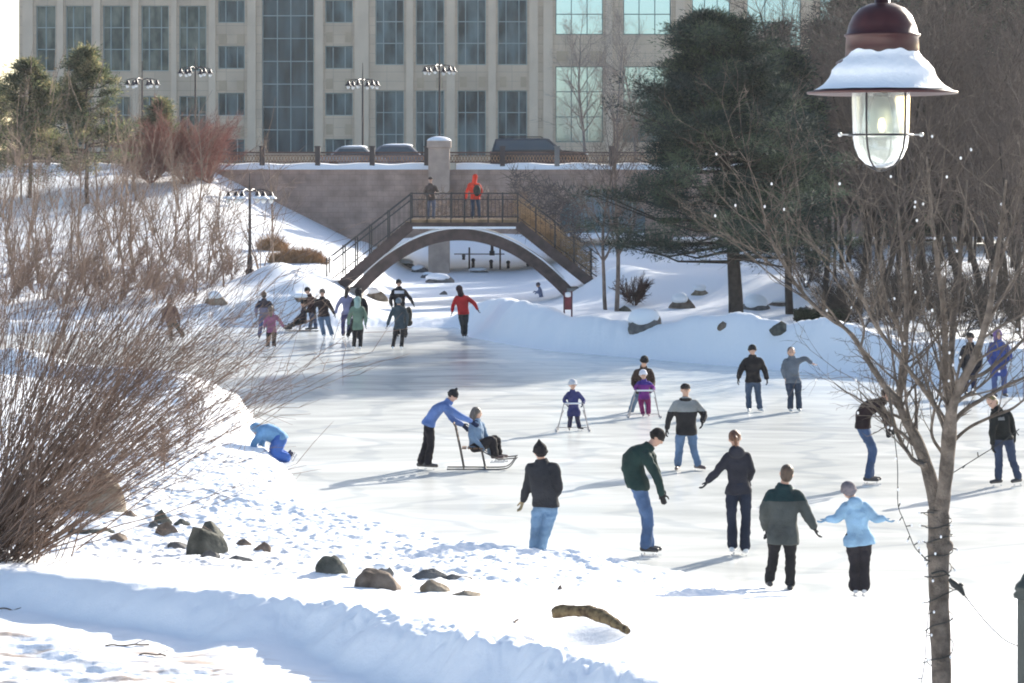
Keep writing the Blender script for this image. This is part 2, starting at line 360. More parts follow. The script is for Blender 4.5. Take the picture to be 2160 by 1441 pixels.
MUL = mat('window_mullion', (.34, .40, .39), .5); MULD = mat('dark_mullion', (.10, .17, .17), .5)
ob = thing('office_building', 'long pale stone office building with tall dark windows behind the bridge', 'building', (0, DB, 5.9))
wins = []      # px0, px1, py0(top), py1(bottom), glass, cols, rows, mullion
for k, (a, c) in enumerate([(76, 117), (139, 193), (217, 275), (298, 356), (378, 435)]):
    wins.append((a, c, 12, 150, GLG, 3 if k else 2, 3, MUL)); wins.append((a, c, 203, 322, GLG, 3 if k else 2, 3, MUL))
for (a, c) in [(792, 852), (877, 937), (965, 1025), (1050, 1112)]:
    wins.append((a, c, -92, 137, GLD, 3, 5, MUL)); wins.append((a, c, 191, 330, GLD, 3, 3, MUL))
for (a, c) in [(460, 516), (686, 744)]:
    for y0 in (3, 100, 199, 296): wins.append((a, c, y0 - 3, y0 + 45, GLD, 3, 1, MUL))
wins.append((553, 662, -160, 322, GLT, 4, 10, MUL))
for (a, c) in [(1172, 1272), (1315, 1415), (1460, 1540), (1576, 1690), (1730, 1830), (1880, 1980), (2020, 2120)]:
    wins.append((a, c, -100, 73 if a < 1500 else 96, GLC, 3, 4, MULD)); wins.append((a, c, 140, 300, GLC, 3, 3, MULD))
X0, X1, Z0, Z1 = bx(40), bx(2900), 5.0, bz(-413)  # unseen top storeys; height set so their shadow reaches under the road bridge
rects = [(bx(q[0]), bx(q[1]), bz(q[3]), bz(q[2])) for q in wins]
xs = sorted({X0, X1, *[r_[0] for r_ in rects], *[r_[1] for r_ in rects]}); zs = sorted({Z0, Z1, *[r_[2] for r_ in rects], *[r_[3] for r_ in rects]})
mb = MB()
for i in range(len(xs) - 1):
    for j in range(len(zs) - 1):
        cxm = (xs[i] + xs[i + 1]) / 2; czm = (zs[j] + zs[j + 1]) / 2
        if any(r_[0] < cxm < r_[1] and r_[2] < czm < r_[3] for r_ in rects): continue
        mb.add([(xs[i], DB, zs[j]), (xs[i + 1], DB, zs[j]), (xs[i + 1], DB, zs[j + 1]), (xs[i], DB, zs[j + 1])], [(0, 1, 2, 3)])
for (a, c, e, f) in rects:
    D1 = DB + .45
    mb.add([(a, DB, e), (c, DB, e), (c, D1, e), (a, D1, e)], [(0, 1, 2, 3)]); mb.add([(a, DB, f), (c, DB, f), (c, D1, f), (a, D1, f)], [(0, 3, 2, 1)])
    mb.add([(a, DB, e), (a, DB, f), (a, D1, f), (a, D1, e)], [(0, 3, 2, 1)]); mb.add([(c, DB, e), (c, DB, f), (c, D1, f), (c, D1, e)], [(0, 1, 2, 3)])
mb.add([(X0, DB, Z0), (X0, DB, Z1), (X0, DB + 30, Z1), (X0, DB + 30, Z0)], [(0, 1, 2, 3)]); mb.add([(X1, DB, Z0), (X1, DB, Z1), (X1, DB + 30, Z1), (X1, DB + 30, Z0)], [(0, 3, 2, 1)])
mb.add([(X0, DB + 30, Z0), (X1, DB + 30, Z0), (X1, DB + 30, Z1), (X0, DB + 30, Z1)], [(0, 3, 2, 1)])
mb.build('wall', STONE, ob)
mb = MB(); mb.box(X0 - .4, X1 + .4, DB - .5, DB + 30.4, Z1 + .003, Z1 + .8); mb.build('roof', STONE, ob)
mb = MB()      # proud piers between the tall windows
for (a, c) in [(48, 70), (121, 134), (198, 212), (280, 293), (361, 373), (440, 455), (522, 540), (665, 682), (748, 778), (857, 872), (942, 960), (1030, 1046), (1116, 1135), (1146, 1166), (1278, 1292), (1425, 1445)]:
    mb.box(bx(a), bx(c), DB - .14, DB - .003, Z0, Z1 - .5)
mb.build('pier', PIER, ob)
mb = MB()
for (a, c, y0) in [(462, 478, 72), (500, 515, 72), (462, 478, 170), (500, 515, 170), (462, 478, 266), (500, 515, 266), (688, 702, 68), (728, 742, 68), (688, 702, 166), (728, 742, 166), (688, 702, 262), (728, 742, 262),
                   (970, 985, 162), (1010, 1024, 162), (1054, 1068, 162), (1098, 1110, 162), (880, 895, 164), (920, 934, 164), (1174, 1198, 108), (1246, 1270, 108)]:
    mb = MB(); mb.box(bx(a), bx(c), DB - .05, DB - .003, bz(y0 + 22), bz(y0)); mb.build('spandrel_panel', SPAN, ob)
for (a, c, y0, y1, gl, nc_, nr_, mu) in wins:
    xa, xc, za, zc = bx(a), bx(c), bz(y1), bz(y0); yw = DB + .30
    mb = MB(); t_ = .07
    for k in range(nc_ + 1):
        f_ = k / nc_
        if nc_ == 3 and gl is not GLC: f_ = [0, .28, .72, 1][k]
        if nc_ == 4: f_ = [0, .29, .55, .85, 1][k]
        xk = xa + (xc - xa) * f_; xk = min(max(xk, xa + t_ / 2), xc - t_ / 2); mb.box(xk - t_ / 2, xk + t_ / 2, yw - .06, yw + .02, za, zc)
    for k in range(nr_ + 1):
        zk = za + (zc - za) * k / nr_; zk = min(max(zk, za + t_ / 2), zc - t_ / 2); mb.box(xa, xc, yw - .055, yw + .015, zk - t_ / 2, zk + t_ / 2)
    wf = mb.build('window', mu, ob)
    mb = MB(); mb.box(xa, xc, yw + .03, yw + .06, za, zc); mb.build('pane', gl, wf)

# ------------------------------------------------------------------ road bridge with wall, pier and snow ledge
DW = 142.0
def wx(px): return (px - 1080) * DW / FPX
def wz(py): return CZ - (py - HOR) * DW / FPX
GRAN = mat('grey_brown_granite', (.42, .295, .235), .9, .22, 1.2, .4, 6)
nn = GRAN.node_tree; bs = nn.nodes['Principled BSDF']
br = nn.nodes.new('ShaderNodeTexBrick'); br.inputs['Scale'].default_value = 1; br.inputs['Brick Width'].default_value = .62; br.inputs['Row Height'].default_value = .3
br.inputs['Mortar Size'].default_value = .012; br.inputs['Color1'].default_value = (1, 1, 1, 1); br.inputs['Color2'].default_value = (.86, .88, .9, 1); br.inputs['Mortar'].default_value = (.7, .7, .7, 1)
tcb = nn.nodes.new('ShaderNodeTexCoord'); sx = nn.nodes.new('ShaderNodeSeparateXYZ'); cx = nn.nodes.new('ShaderNodeCombineXYZ')
nn.links.new(tcb.outputs['Object'], sx.inputs[0]); nn.links.new(sx.outputs[0], cx.inputs[0]); nn.links.new(sx.outputs[2], cx.inputs[1]); nn.links.new(cx.outputs[0], br.inputs['Vector'])
ml = nn.nodes.new('ShaderNodeMix'); ml.data_type = 'RGBA'; ml.blend_type = 'MULTIPLY'; ml.inputs[0].default_value = 1
nn.links.new(bs.inputs['Base Color'].links[0].from_socket, ml.inputs[6]); nn.links.new(br.outputs[0], ml.inputs[7]); nn.links.new(ml.outputs[2], bs.inputs['Base Color'])
CONC = mat('bridge_concrete', (.22, .205, .19), .85, .15, 1, .2, 8)
rb = thing('road_bridge', 'grey brown stone road bridge with snow along its ledge behind the footbridge', 'bridge', (0, DW, 6))
mb = MB()
def wallpoly(pts, y0, y1):      # extruded polygon in xz (convex quads chained)
    for i in range(len(pts) - 1):
        (xa, ta, ba), (xb, tb, bb) = pts[i], pts[i + 1]
        V = [(xa, y0, ba), (xb, y0, bb), (xb, y0, tb), (xa, y0, ta), (xa, y1, ba), (xb, y1, bb), (xb, y1, tb), (xa, y1, ta)]
        mb.add(V, [(0, 1, 2, 3), (5, 4, 7, 6), (0, 4, 5, 1), (3, 2, 6, 7)])
top = wz(358)
arch = [(wx(-2500), top, -1), (wx(760), top, -1), (wx(790), top, wz(520)), (wx(830), top, wz(505)), (wx(905), top, wz(498)), (wx(1000), top, wz(490)), (wx(1150), top, wz(497)), (wx(1176), top, wz(540)),
        (wx(1180), top, wz(560)), (wx(1182), top, wz(450)), (wx(1200), top, wz(415)), (wx(1230), top, wz(402)), (wx(1270), top, wz(398)), (wx(1310), top, wz(402)), (wx(1345), top, wz(418)), (wx(1362), top, wz(450)), (wx(1364), top, wz(575)), (wx(1400), top, wz(575)), (wx(1420), top, wz(500)), (wx(2200), top, wz(500)), (wx(3600), top, -1), (wx(6000), top, -1)]
wallpoly(arch, DW, DW + 1.0); mb.build('wall', GRAN, rb)
mb = MB(); mb.box(wx(1160), wx(1400), DW + .80, DW + .86, wz(492), wz(392)); aw = mb.build('arch_glazing', mat('teal_glazing', (.10, .17, .20), .3, 0, .7, 0, 1, .3, col2=(.22, .30, .34)), rb)
for a_ in (1205, 1235, 1270, 1305, 1335): mb = MB(); mb.box(wx(a_) - .05, wx(a_) + .05, DW + .72, DW + .79, wz(492), wz(392)); mb.build('glazing_bar', MUL, rb)
mb = MB(); mb.box(wx(-2500), wx(6000), DW + 1.003, DW + 13, top - .9, top - .25); mb.build('road_deck', CONC, rb)
mb = MB(); xx = np.linspace(wx(-1500), wx(5000), 500)      # snow on the ledge, uneven top
for k in range(len(xx) - 1):
    za = top + .30 + .05 * math.sin(xx[k] * 2.1) ; zb = top + .30 + .05 * math.sin(xx[k + 1] * 2.1)
    if wx(900) < xx[k] < wx(953):
        if mb.n: mb.build('ledge_snow', SNOW, rb); mb = MB()
        continue
    V = [(xx[k], DW - .12, top + .004), (xx[k + 1], DW - .12, top + .004), (xx[k + 1], DW - .02, zb), (xx[k], DW - .02, za), (xx[k], DW + .9, za + .06), (xx[k + 1], DW + .9, zb + .06)]
    mb.add(V, [(0, 1, 2, 3), (3, 2, 5, 4)])
mb.build('ledge_snow', SNOW, rb)
mb = MB(); mb.box(wx(-2500), wx(6000), DW + 1.2, DW + 12.5, top - .247, top - .18); tag(mb.build('road', SNOW), None, None, kind='structure')
pi = thing('bridge_pier', 'square granite pillar of the road bridge topped with a snow cap', 'pillar', (wx(926), DW - .7, 0))
mb = MB(); mb.box(wx(905), wx(949), DW - 1.3, DW - .003, -.5, wz(312)); mb.box(wx(902), wx(952), DW - 1.4, DW + .3, wz(312) + .003, wz(298)); mb.build('shaft', mat('pier_granite', (.44, .335, .27), .9, .15, 1.5, .4, 7), pi)
mb = MB(); mb.ell(((wx(902) + wx(952)) / 2, DW - .55, wz(298)), (.68, .8, .27)); mb.build('snow_cap', SNOW, pi, True)

# street fence on the bridge
BRN = mat('rust_brown_paint', (.11, .05, .035), .6, .2, 6); BRN2 = mat('dark_brown_metal', (.045, .03, .03), .5, .1); TAN = mat('tan_lattice', (.30, .17, .09), .7, .3, 4)
rf = thing('street_railing', 'rust brown lattice railing running along the top of the road bridge', 'railing', (0, DW + .4, top))
pp = [-1100, -640, -180, 100, 300, 435, 553, 670, 785, 900, 1060, 1175, 1290, 1405, 1520, 1640, 1760, 1880, 2000, 2120, 2240, 2500, 2900]
mb = MB()
for zz, t_ in ((wz(322), .09), (wz(327), .04), (wz(342), .06)): mb.box(wx(-1100), wx(2900), DW + .36, DW + .44, zz - t_ / 2, zz + t_ / 2)
mb.build('rail', BRN, rf)
mb = MB(); xs_ = np.arange(wx(-300), wx(2500), .17); z0_, z1_ = wz(341), wz(327)
A = np.stack([xs_, np.full_like(xs_, DW + .40), np.full_like(xs_, z0_)], 1); B = A.copy(); B[:, 0] += .16; B[:, 2] = z1_
A2 = A.copy(); A2[:, 0] += .16; A2[:, 1] += .02; B2 = B.copy(); B2[:, 0] -= .16; B2[:, 1] += .02
mb.segs(A, B, .022, .022, 4); mb.segs(A2, B2, .022, .022, 4); mb.build('lattice', TAN, rf)
for p_ in pp:
    mb = MB(); mb.box(wx(p_) - .14, wx(p_) + .14, DW - .05, DW + .3, wz(351), wz(311)); mb.box(wx(p_) - .17, wx(p_) + .17, DW - .08, DW + .33, wz(311) + .002, wz(308)); mb.build('post', BRN2 if p_ != 1175 else CONC, rf)

# ------------------------------------------------------------------ cars on the road bridge
def car(name, label, d, pxc, length, height, kind, paint, snow=False, flip=1):
    zb = top - .17; L = length; H = height
    loc = ((pxc - 1080) * d / FPX, d, zb); o = thing(name, label, 'car', loc, 'vehicles on the road bridge')
    W = .95
    if kind == 'suv': prof = [(-.5, .22), (-.5, .55), (-.485, .62), (-.445, .97), (-.40, 1.0), (.06, 1.0), (.10, .98), (.235, .66), (.44, .60), (.49, .52), (.5, .22)]; win = [(-.455, .66), (-.425, .93), (.07, .94), (.20, .66)]
    else: prof = [(-.5, .25), (-.5, .60), (-.38, .66), (-.24, .97), (-.18, 1.0), (.10, 1.0), (.16, .96), (.28, .66), (.46, .58), (.5, .48), (.5, .25)]; win = [(-.33, .67), (-.22, .93), (.12, .93), (.25, .67)]
    prof = [(a * L, b_ * H) for a, b_ in prof]
    def ring(y, k): return np.array([(loc[0] + flip * a * (1 - .02 * k), loc[1] + y * (1 - (.22 * max(0, (b_ / H - .62)) / .38)), loc[2] + b_ * (1 - .015 * k) + .0) for a, b_ in prof])
    mb = MB(); mb.loft([ring(-W, 1), ring(-W * .93, 0), ring(W * .93, 0), ring(W, 1)]); mb.build('body', paint, o)
    G_ = mat('car_glass', (.05, .07, .08), .05, spec=.8)
    for sgn in (-1, 1):
        mb = MB(); V = [(loc[0] + flip * a * L, loc[1] + sgn * (W * (1 - .22 * max(0, (b_ - .62)) / .38) + .008), loc[2] + b_ * H) for a, b_ in win]
        mb.add(V, [(0, 1, 2, 3)] if sgn * flip > 0 else [(3, 2, 1, 0)]); mb.build('side_window', G_, o)
    for a in (-.31, .31):
        for sgn in (-1, 1):
            mb = MB(); c = np.array([loc[0] + flip * a * L, loc[1] + sgn * (W - .1), loc[2] + .34]); mb.tube([c - [0, .11, 0], c + [0, .11, 0]], .36, 18); wh = mb.build('wheel', mat('tyre_rubber', (.02, .02, .02), .8), o)
            mb = MB(); mb.tube([c + [0, sgn * .10, 0], c + [0, sgn * .125, 0]], .2, 14); mb.build('rim', mat('wheel_rim', (.5, .5, .52), .35, metal=.8), wh)
    for sgn in (-1, 1):
        mb = MB(); mb.ell((loc[0] + flip * .487 * L, loc[1] + sgn * .7, loc[2] + .52 * H), (.08, .16, .09)); mb.build('headlight', mat('lamp_lens', (.8, .8, .75), .2), o)
        mb = MB(); mb.ell((loc[0] - flip * .495 * L, loc[1] + sgn * .78, loc[2] + .56 * H), (.04, .1, .15)); mb.build('tail_light', mat('tail_lens', (.4, .02, .02), .3), o)
    if kind == 'suv':
        mb = MB()
        for sgn in (-1, 1): mb.tube([(loc[0] - flip * .40 * L, d + sgn * .62, zb + H + .02), (loc[0] - flip * .38 * L, d + sgn * .62, zb + H + .08), (loc[0] + flip * .02 * L, d + sgn * .62, zb + H + .08), (loc[0] + flip * .04 * L, d + sgn * .62, zb + H + .02)], .02, 6)
        mb.build('roof_rack', BRN2, o)
    if snow:
        mb = MB(); mb.ell((loc[0] - flip * .03 * L, d, zb + H * .99), (.19 * L, .72, .11)); mb.ell((loc[0] + flip * .06 * L, d, zb + H * .98), (.12 * L, .7, .13)); mb.build('roof_snow', SNOW, o, True)
    return o
car('suv', 'long dark sport utility vehicle driving right along the road bridge', 146.5, 1137, 5.6, 1.98, 'suv', mat('dark_car_paint', (.02, .022, .03), .25, spec=.7))
car('parked_car', 'grey car with a long slab of snow on its roof left of the granite pillar', 149, 842, 4.5, 1.62, 'sedan', mat('grey_car_paint', (.16, .16, .18), .3), True)
car('parked_car', 'car under a domed snow cap beside the tall lamp post on the bridge', 149, 750, 3.9, 1.52, 'sedan', mat('light_car_paint', (.3, .3, .3), .3), True)

# ------------------------------------------------------------------ multi-head street lamps
LMP = mat('lamp_metal', (.035, .022, .022), .45, .1); GLOB = mat('white_lamp_glass', (.85, .85, .82), .2)
def lamp(name, label, d, px, py_ring, py_top, zb, snow=False):
    s_ = d / FPX; x = (px - 1080) * s_; zr = CZ - (py_ring - HOR) * s_; zt_ = CZ - (py_top - HOR) * s_
    o = thing(name, label, 'street lamp', (x, d, zb), 'many-headed street lamps')
    mb = MB(); mb.lathe((x, d, zb), [(.001, 0), (.17, 0), (.17, .25), (.12, .3), (.10, .8), (.065, .9), (.05, zr - zb), (.04, zr - zb + .15), (.02, zt_ - zb - .1), (.03, zt_ - zb - .06), (.001, zt_ - zb)], 14)
    mb.build('pole', LMP, o)
    nh = 6
    for k in range(nh):
        a = 2 * math.pi * (k + .25) / nh; ca, sa = math.cos(a), math.sin(a); r_ = .86
        mb = MB(); mb.tube([(x + ca * t_ * r_, d + sa * t_ * r_, zr + .12 * math.sin(t_ * math.pi) + .02 + .1) for t_ in np.linspace(0.03, 1, 8)], .022, 6); mb.build('arm', LMP, o)
        c = (x + ca * r_, d + sa * r_, zr)
        mb = MB(); mb.lathe(c, [(.001, .16), (.05, .15), (.06, .10), (.09, .06), (.12, -.06), (.22, -.14), (.23, -.15), (.1, -.12)], 14); sh = mb.build('shade', LMP, o, True)
        mb = MB(); mb.ell((c[0], c[1], c[2] - .21), (.10, .10, .13), None, 10, 7); mb.build('bulb_glass', GLOB, sh, True)
        if snow: mb = MB(); mb.lathe(c, [(.235, -.14), (.22, -.09), (.13, -.03), (.125, -.06)], 14); mb.build('snow_cap', SNOW, sh, True)
    return o
zs_ = top - .2
lamp('street_lamp', 'leftmost lamp post above the bridge, low heads over the small pine', 150, 300, 174, 128, zs_)
lamp('street_lamp', 'tall lamp post above the red twigged shrub with its heads before the windows', 150, 412, 150, 100, zs_)
lamp('street_lamp', 'lamp post rising beside the domed snow covered car', 150, 765, 176, 132, zs_)
lamp('street_lamp', 'lamp post standing just behind the snow capped granite pillar', 150, 927, 146, 95, zs_)
lamp('street_lamp', 'lamp post standing on the snowy slope left of the footbridge', 103, 527, 412, 362, G((527 - 1080) * 103 / FPX, 103) - .1, True)

# ------------------------------------------------------------------ arched footbridge
DF = 108.0
def fx_(px): return (px - 1080) * DF / FPX
def fz_(py): return CZ - (py - HOR) * DF / FPX
DKW = mat('dark_brown_timber', (.075, .05, .045), .7, .3, 3, .3, 12); GRW = mat('weathered_timber', (.24, .16, .09), .8, .3, 3, .3, 12); STL = mat('black_steel_rail', (.03, .028, .03), .5)
fb = thing('footbridge', 'arched timber footbridge with stairs down both ends over the frozen channel', 'footbridge', (fx_(970), DF, 0))
yb0, yb1 = DF - .75, DF + .75
AP = [(738, 612), (775, 572), (815, 538), (860, 510), (905, 491), (950, 482), (1000, 483), (1050, 495), (1098, 517), (1145, 549), (1185, 585), (1216, 618)]
def archpts(off):
    q = np.array(AP, float); t_ = np.linspace(0, len(q) - 1, 41); q = np.stack([np.interp(t_, np.arange(len(q)), q[:, 0]), np.interp(t_, np.arange(len(q)), q[:, 1])], 1)
    for _ in range(2): q[1:-1] = (q[:-2] + q[1:-1] * 2 + q[2:]) / 4
    T = np.gradient(q, axis=0); T /= np.linalg.norm(T, axis=1, keepdims=True); q = q + np.stack([-T[:, 1], T[:, 0]], 1) * off
    return [(fx_(a_), fz_(b_)) for a_, b_ in q]
for yy_ in (yb0, yb1 - .16):
    mb = MB(); o1, i1 = archpts(0), archpts(24); rings = []
    for (a, b_), (c, e) in zip(o1, i1): rings.append(np.array([(a, yy_, b_), (a, yy_ + .16, b_), (c, yy_ + .16, e), (c, yy_, e)]))
    mb.loft(rings); ar = mb.build('arch_beam', DKW, fb)
    mb = MB(); rings = []
    for (a, b_) in o1[3:-3]: rings.append(np.array([(a, yy_ - .03, b_ + .005), (a, yy_ + .19, b_ + .005), (a, yy_ + .12, b_ + .10), (a, yy_ + .0, b_ + .09)]))
    mb.loft(rings); mb.build('snow_strip', SNOW, ar, True)
mb = MB(); mb.box(fx_(868), fx_(1092), yb0 - .02, yb1 + .02, fz_(469), fz_(462)); mb.build('deck', GRW, fb)
for yy_ in (yb0 + .003, yb1 - .117):
    mb = MB(); mb.box(fx_(866), fx_(1094), yy_ - .08, yy_ + .04, fz_(477), fz_(469.2)); mb.build('deck_beam', DKW, fb)
mb = MB(); mb.box(fx_(872), fx_(1088), yb0 - .14, yb0 - .081, fz_(482), fz_(477.5)); mb.build('snow_ledge', SNOW, fb)
def stair(xa, za, xb, zb_):
    for yy_ in (yb0 - .05, yb1 - .05): mb = MB(); mb.bar((xa, yy_, za - .22), (xb, yy_, zb_ - .22), .10, .42); mb.build('stringer', DKW, fb)
    n_ = 15
    for k in range(n_):
        t_ = (k + .5) / n_; x_ = xa + (xb - xa) * t_; z_ = za + (zb_ - za) * t_
        mb = MB(); mb.box(x_ - .13, x_ + .13, yb0 + .005, yb1 - .105, z_ - .05, z_); mb.build('tread', GRW, fb)
stair(fx_(868), fz_(463), fx_(722), fz_(590)); stair(fx_(1092), fz_(463), fx_(1246), fz_(586))
mb = MB()      # struts between deck and arch
for px_ in (800, 850, 905, 1050, 1105, 1160):
    pass
for yy_ in (yb0 + .01, yb1 - .04):
    mb = MB(); h1 = 55; pl_ = [(700, 595), (868, 463), (1092, 463), (1262, 592)]
    for k in range(3):
        (a, b_), (c, e) = pl_[k], pl_[k + 1]
        for hh in (55, 42): mb.bar((fx_(a), yy_, fz_(b_ - hh)), (fx_(c), yy_, fz_(e - hh)), .045 if hh == 55 else .03)
        mb.bar((fx_(a), yy_, fz_(b_ - 6)), (fx_(c), yy_, fz_(e - 6)), .03)
        nb = 16 if k != 1 else 26
        for q in range(nb):
            t_ = (q + .5) / nb; x_ = fx_(a + (c - a) * t_); z_ = fz_(b_ + (e - b_) * t_)
            mb.bar((x_, yy_, z_ + .12), (x_, yy_, z_ + .98), .012)
    mb.build('railing', STL, fb)
    for px_, py_ in [(692, 600), (726, 573), (752, 554), (782, 530), (820, 500), (868, 463), (902, 463), (952, 463), (980, 463), (1030, 463), (1060, 463), (1092, 463), (1130, 492), (1170, 523), (1210, 553), (1246, 580)]:
        mb = MB(); mb.box(fx_(px_) - .03, fx_(px_) + .03, yy_ - .03, yy_ + .03, fz_(py_ + 6), fz_(py_ - 57)); mb.build('railing_post', STL, fb)
mb = MB(); mb.box(fx_(716), fx_(765), yb0 - .3, yb1 + .3, -.5, fz_(606)); mb.build('abutment', CONC, fb); mb = MB(); mb.box(fx_(1195), fx_(1240), yb0 - .3, yb1 + .3, -.5, fz_(606)); mb.build('abutment', CONC, fb)

# ------------------------------------------------------------------ people
PEND = []      # (object, voxel, smooth steps, post function) baked together
def fabric(col, rough=.85):
    return mat('cloth_%03d_%03d_%03d' % tuple(int(c * 999) for c in col), col, rough, .24, 3.5, .6, 45, .2)
def nrm(v): return v / max(np.linalg.norm(v), 1e-9)
def cat(pts, n=5):      # smooth curve through points
    pts = [np.asarray(p, float) for p in pts]; q = [2 * pts[0] - pts[1]] + pts + [2 * pts[-1] - pts[-2]]; out = []
    for i in range(1, len(q) - 2):
        for k in range(n):
            t = k / n; a, b_, c, e = q[i - 1], q[i], q[i + 1], q[i + 2]
            out.append(.5 * ((2 * b_) + (c - a) * t + (2 * a - 5 * b_ + 4 * c - e) * t * t + (3 * b_ - a - 3 * c + e) * t ** 3))
    out.append(pts[-1]); return np.array(out)
def rcat(r, n=5):
    o_ = []
    for i in range(len(r) - 1): o_ += list(np.linspace(r[i], r[i + 1], n, endpoint=False))
    return np.array(o_ + [r[-1]])
def limb(mb, pts, rad, n=10):
    pts_ = cat(pts, 5) if len(pts) > 2 else np.linspace(pts[0], pts[1], 6); r_ = rcat(rad, 5) if len(rad) > 2 else np.linspace(rad[0], rad[1], 6)
    mb.tube(pts_, r_, n); mb.ell(pts_[0], rad[0], nu=n, nv=7); mb.ell(pts_[-1], rad[-1] * 1.0, nu=n, nv=7)
def pend(o, vox, sm=3, post=None):
    md = o.modifiers.new('r', 'REMESH'); md.mode = 'VOXEL'; md.voxel_size = vox; md.use_smooth_shade = True
    if sm: m2 = o.modifiers.new('s', 'SMOOTH'); m2.iterations = sm; m2.factor = .5
    PEND.append((o, post))
def folds(amp, f=14, seed=0, zs=.55):
    def fn(me):
        n_ = len(me.vertices); V = np.empty(n_ * 3, np.float32); me.vertices.foreach_get('co', V); V = V.reshape(-1, 3)
        N = np.empty(n_ * 3, np.float32); me.vertices.foreach_get('normal', N); N = N.reshape(-1, 3)
        q = V * [1, 1, 1 / zs]; d = snoise3(q, f, seed) * amp + snoise3(q, f * 2.7, seed + 5) * amp * .45
        me.vertices.foreach_set('co', (V + N * d[:, None]).astype(np.float32).ravel()); me.update()
    return fn
def flush():
    dg = bpy.context.evaluated_depsgraph_get(); dg.update()
    res = [(o, bpy.data.meshes.new_from_object(o.evaluated_get(dg))) for o, _ in PEND]
    for (o, post), (_, me) in zip(PEND, res):
        me.name = o.name; old = o.data; o.modifiers.clear(); o.data = me
        if post: post(me)
        me.polygons.foreach_set('use_smooth', [True] * len(me.polygons)); bpy.data.meshes.remove(old)
    PEND.clear()
SKIN = mat('skin', (.50, .30, .22), .55, .08, 8); BLADE = mat('steel_blade', (.5, .5, .52), .25, metal=.9); EYE = mat('eye_dark', (.02, .015, .012), .2)
def fingers(mb, w, dirv, side, palm_n, k, curl=.35, thumb=1):
    """palm, four unequal curled fingers and a thumb from the wrist w"""
    L = .175 * k; pw = .078 * k
    palm_end = w + dirv * .50 * L
    mb.ell((w + palm_end) / 2, (pw / 2, .017 * k, .34 * L), np.array([side, palm_n, dirv]), 10, 7)
    for i, (o_, fl) in enumerate([(-.38, .40), (-.13, .47), (.13, .44), (.37, .35)]):
        b0 = palm_end + side * o_ * pw - dirv * .01 * k; b1 = b0 + nrm(dirv + palm_n * curl * .4) * fl * .45 * L; b2 = b1 + nrm(dirv + palm_n * curl * 1.6) * fl * .32 * L; b3 = b2 + nrm(dirv * .6 + palm_n * curl * 2.6) * fl * .25 * L
        limb(mb, [b0, b1, b2, b3], [.0105 * k, .010 * k, .009 * k, .0075 * k], 7)
    t0 = w + dirv * .12 * L - side * thumb * pw * .42; t1 = t0 + nrm(dirv * .8 - side * thumb * .7 + palm_n * .3) * .26 * L; t2 = t1 + nrm(dirv - side * thumb * .1 + palm_n * .5) * .2 * L
    limb(mb, [t0, t1, t2], [.013 * k, .012 * k, .009 * k], 7)
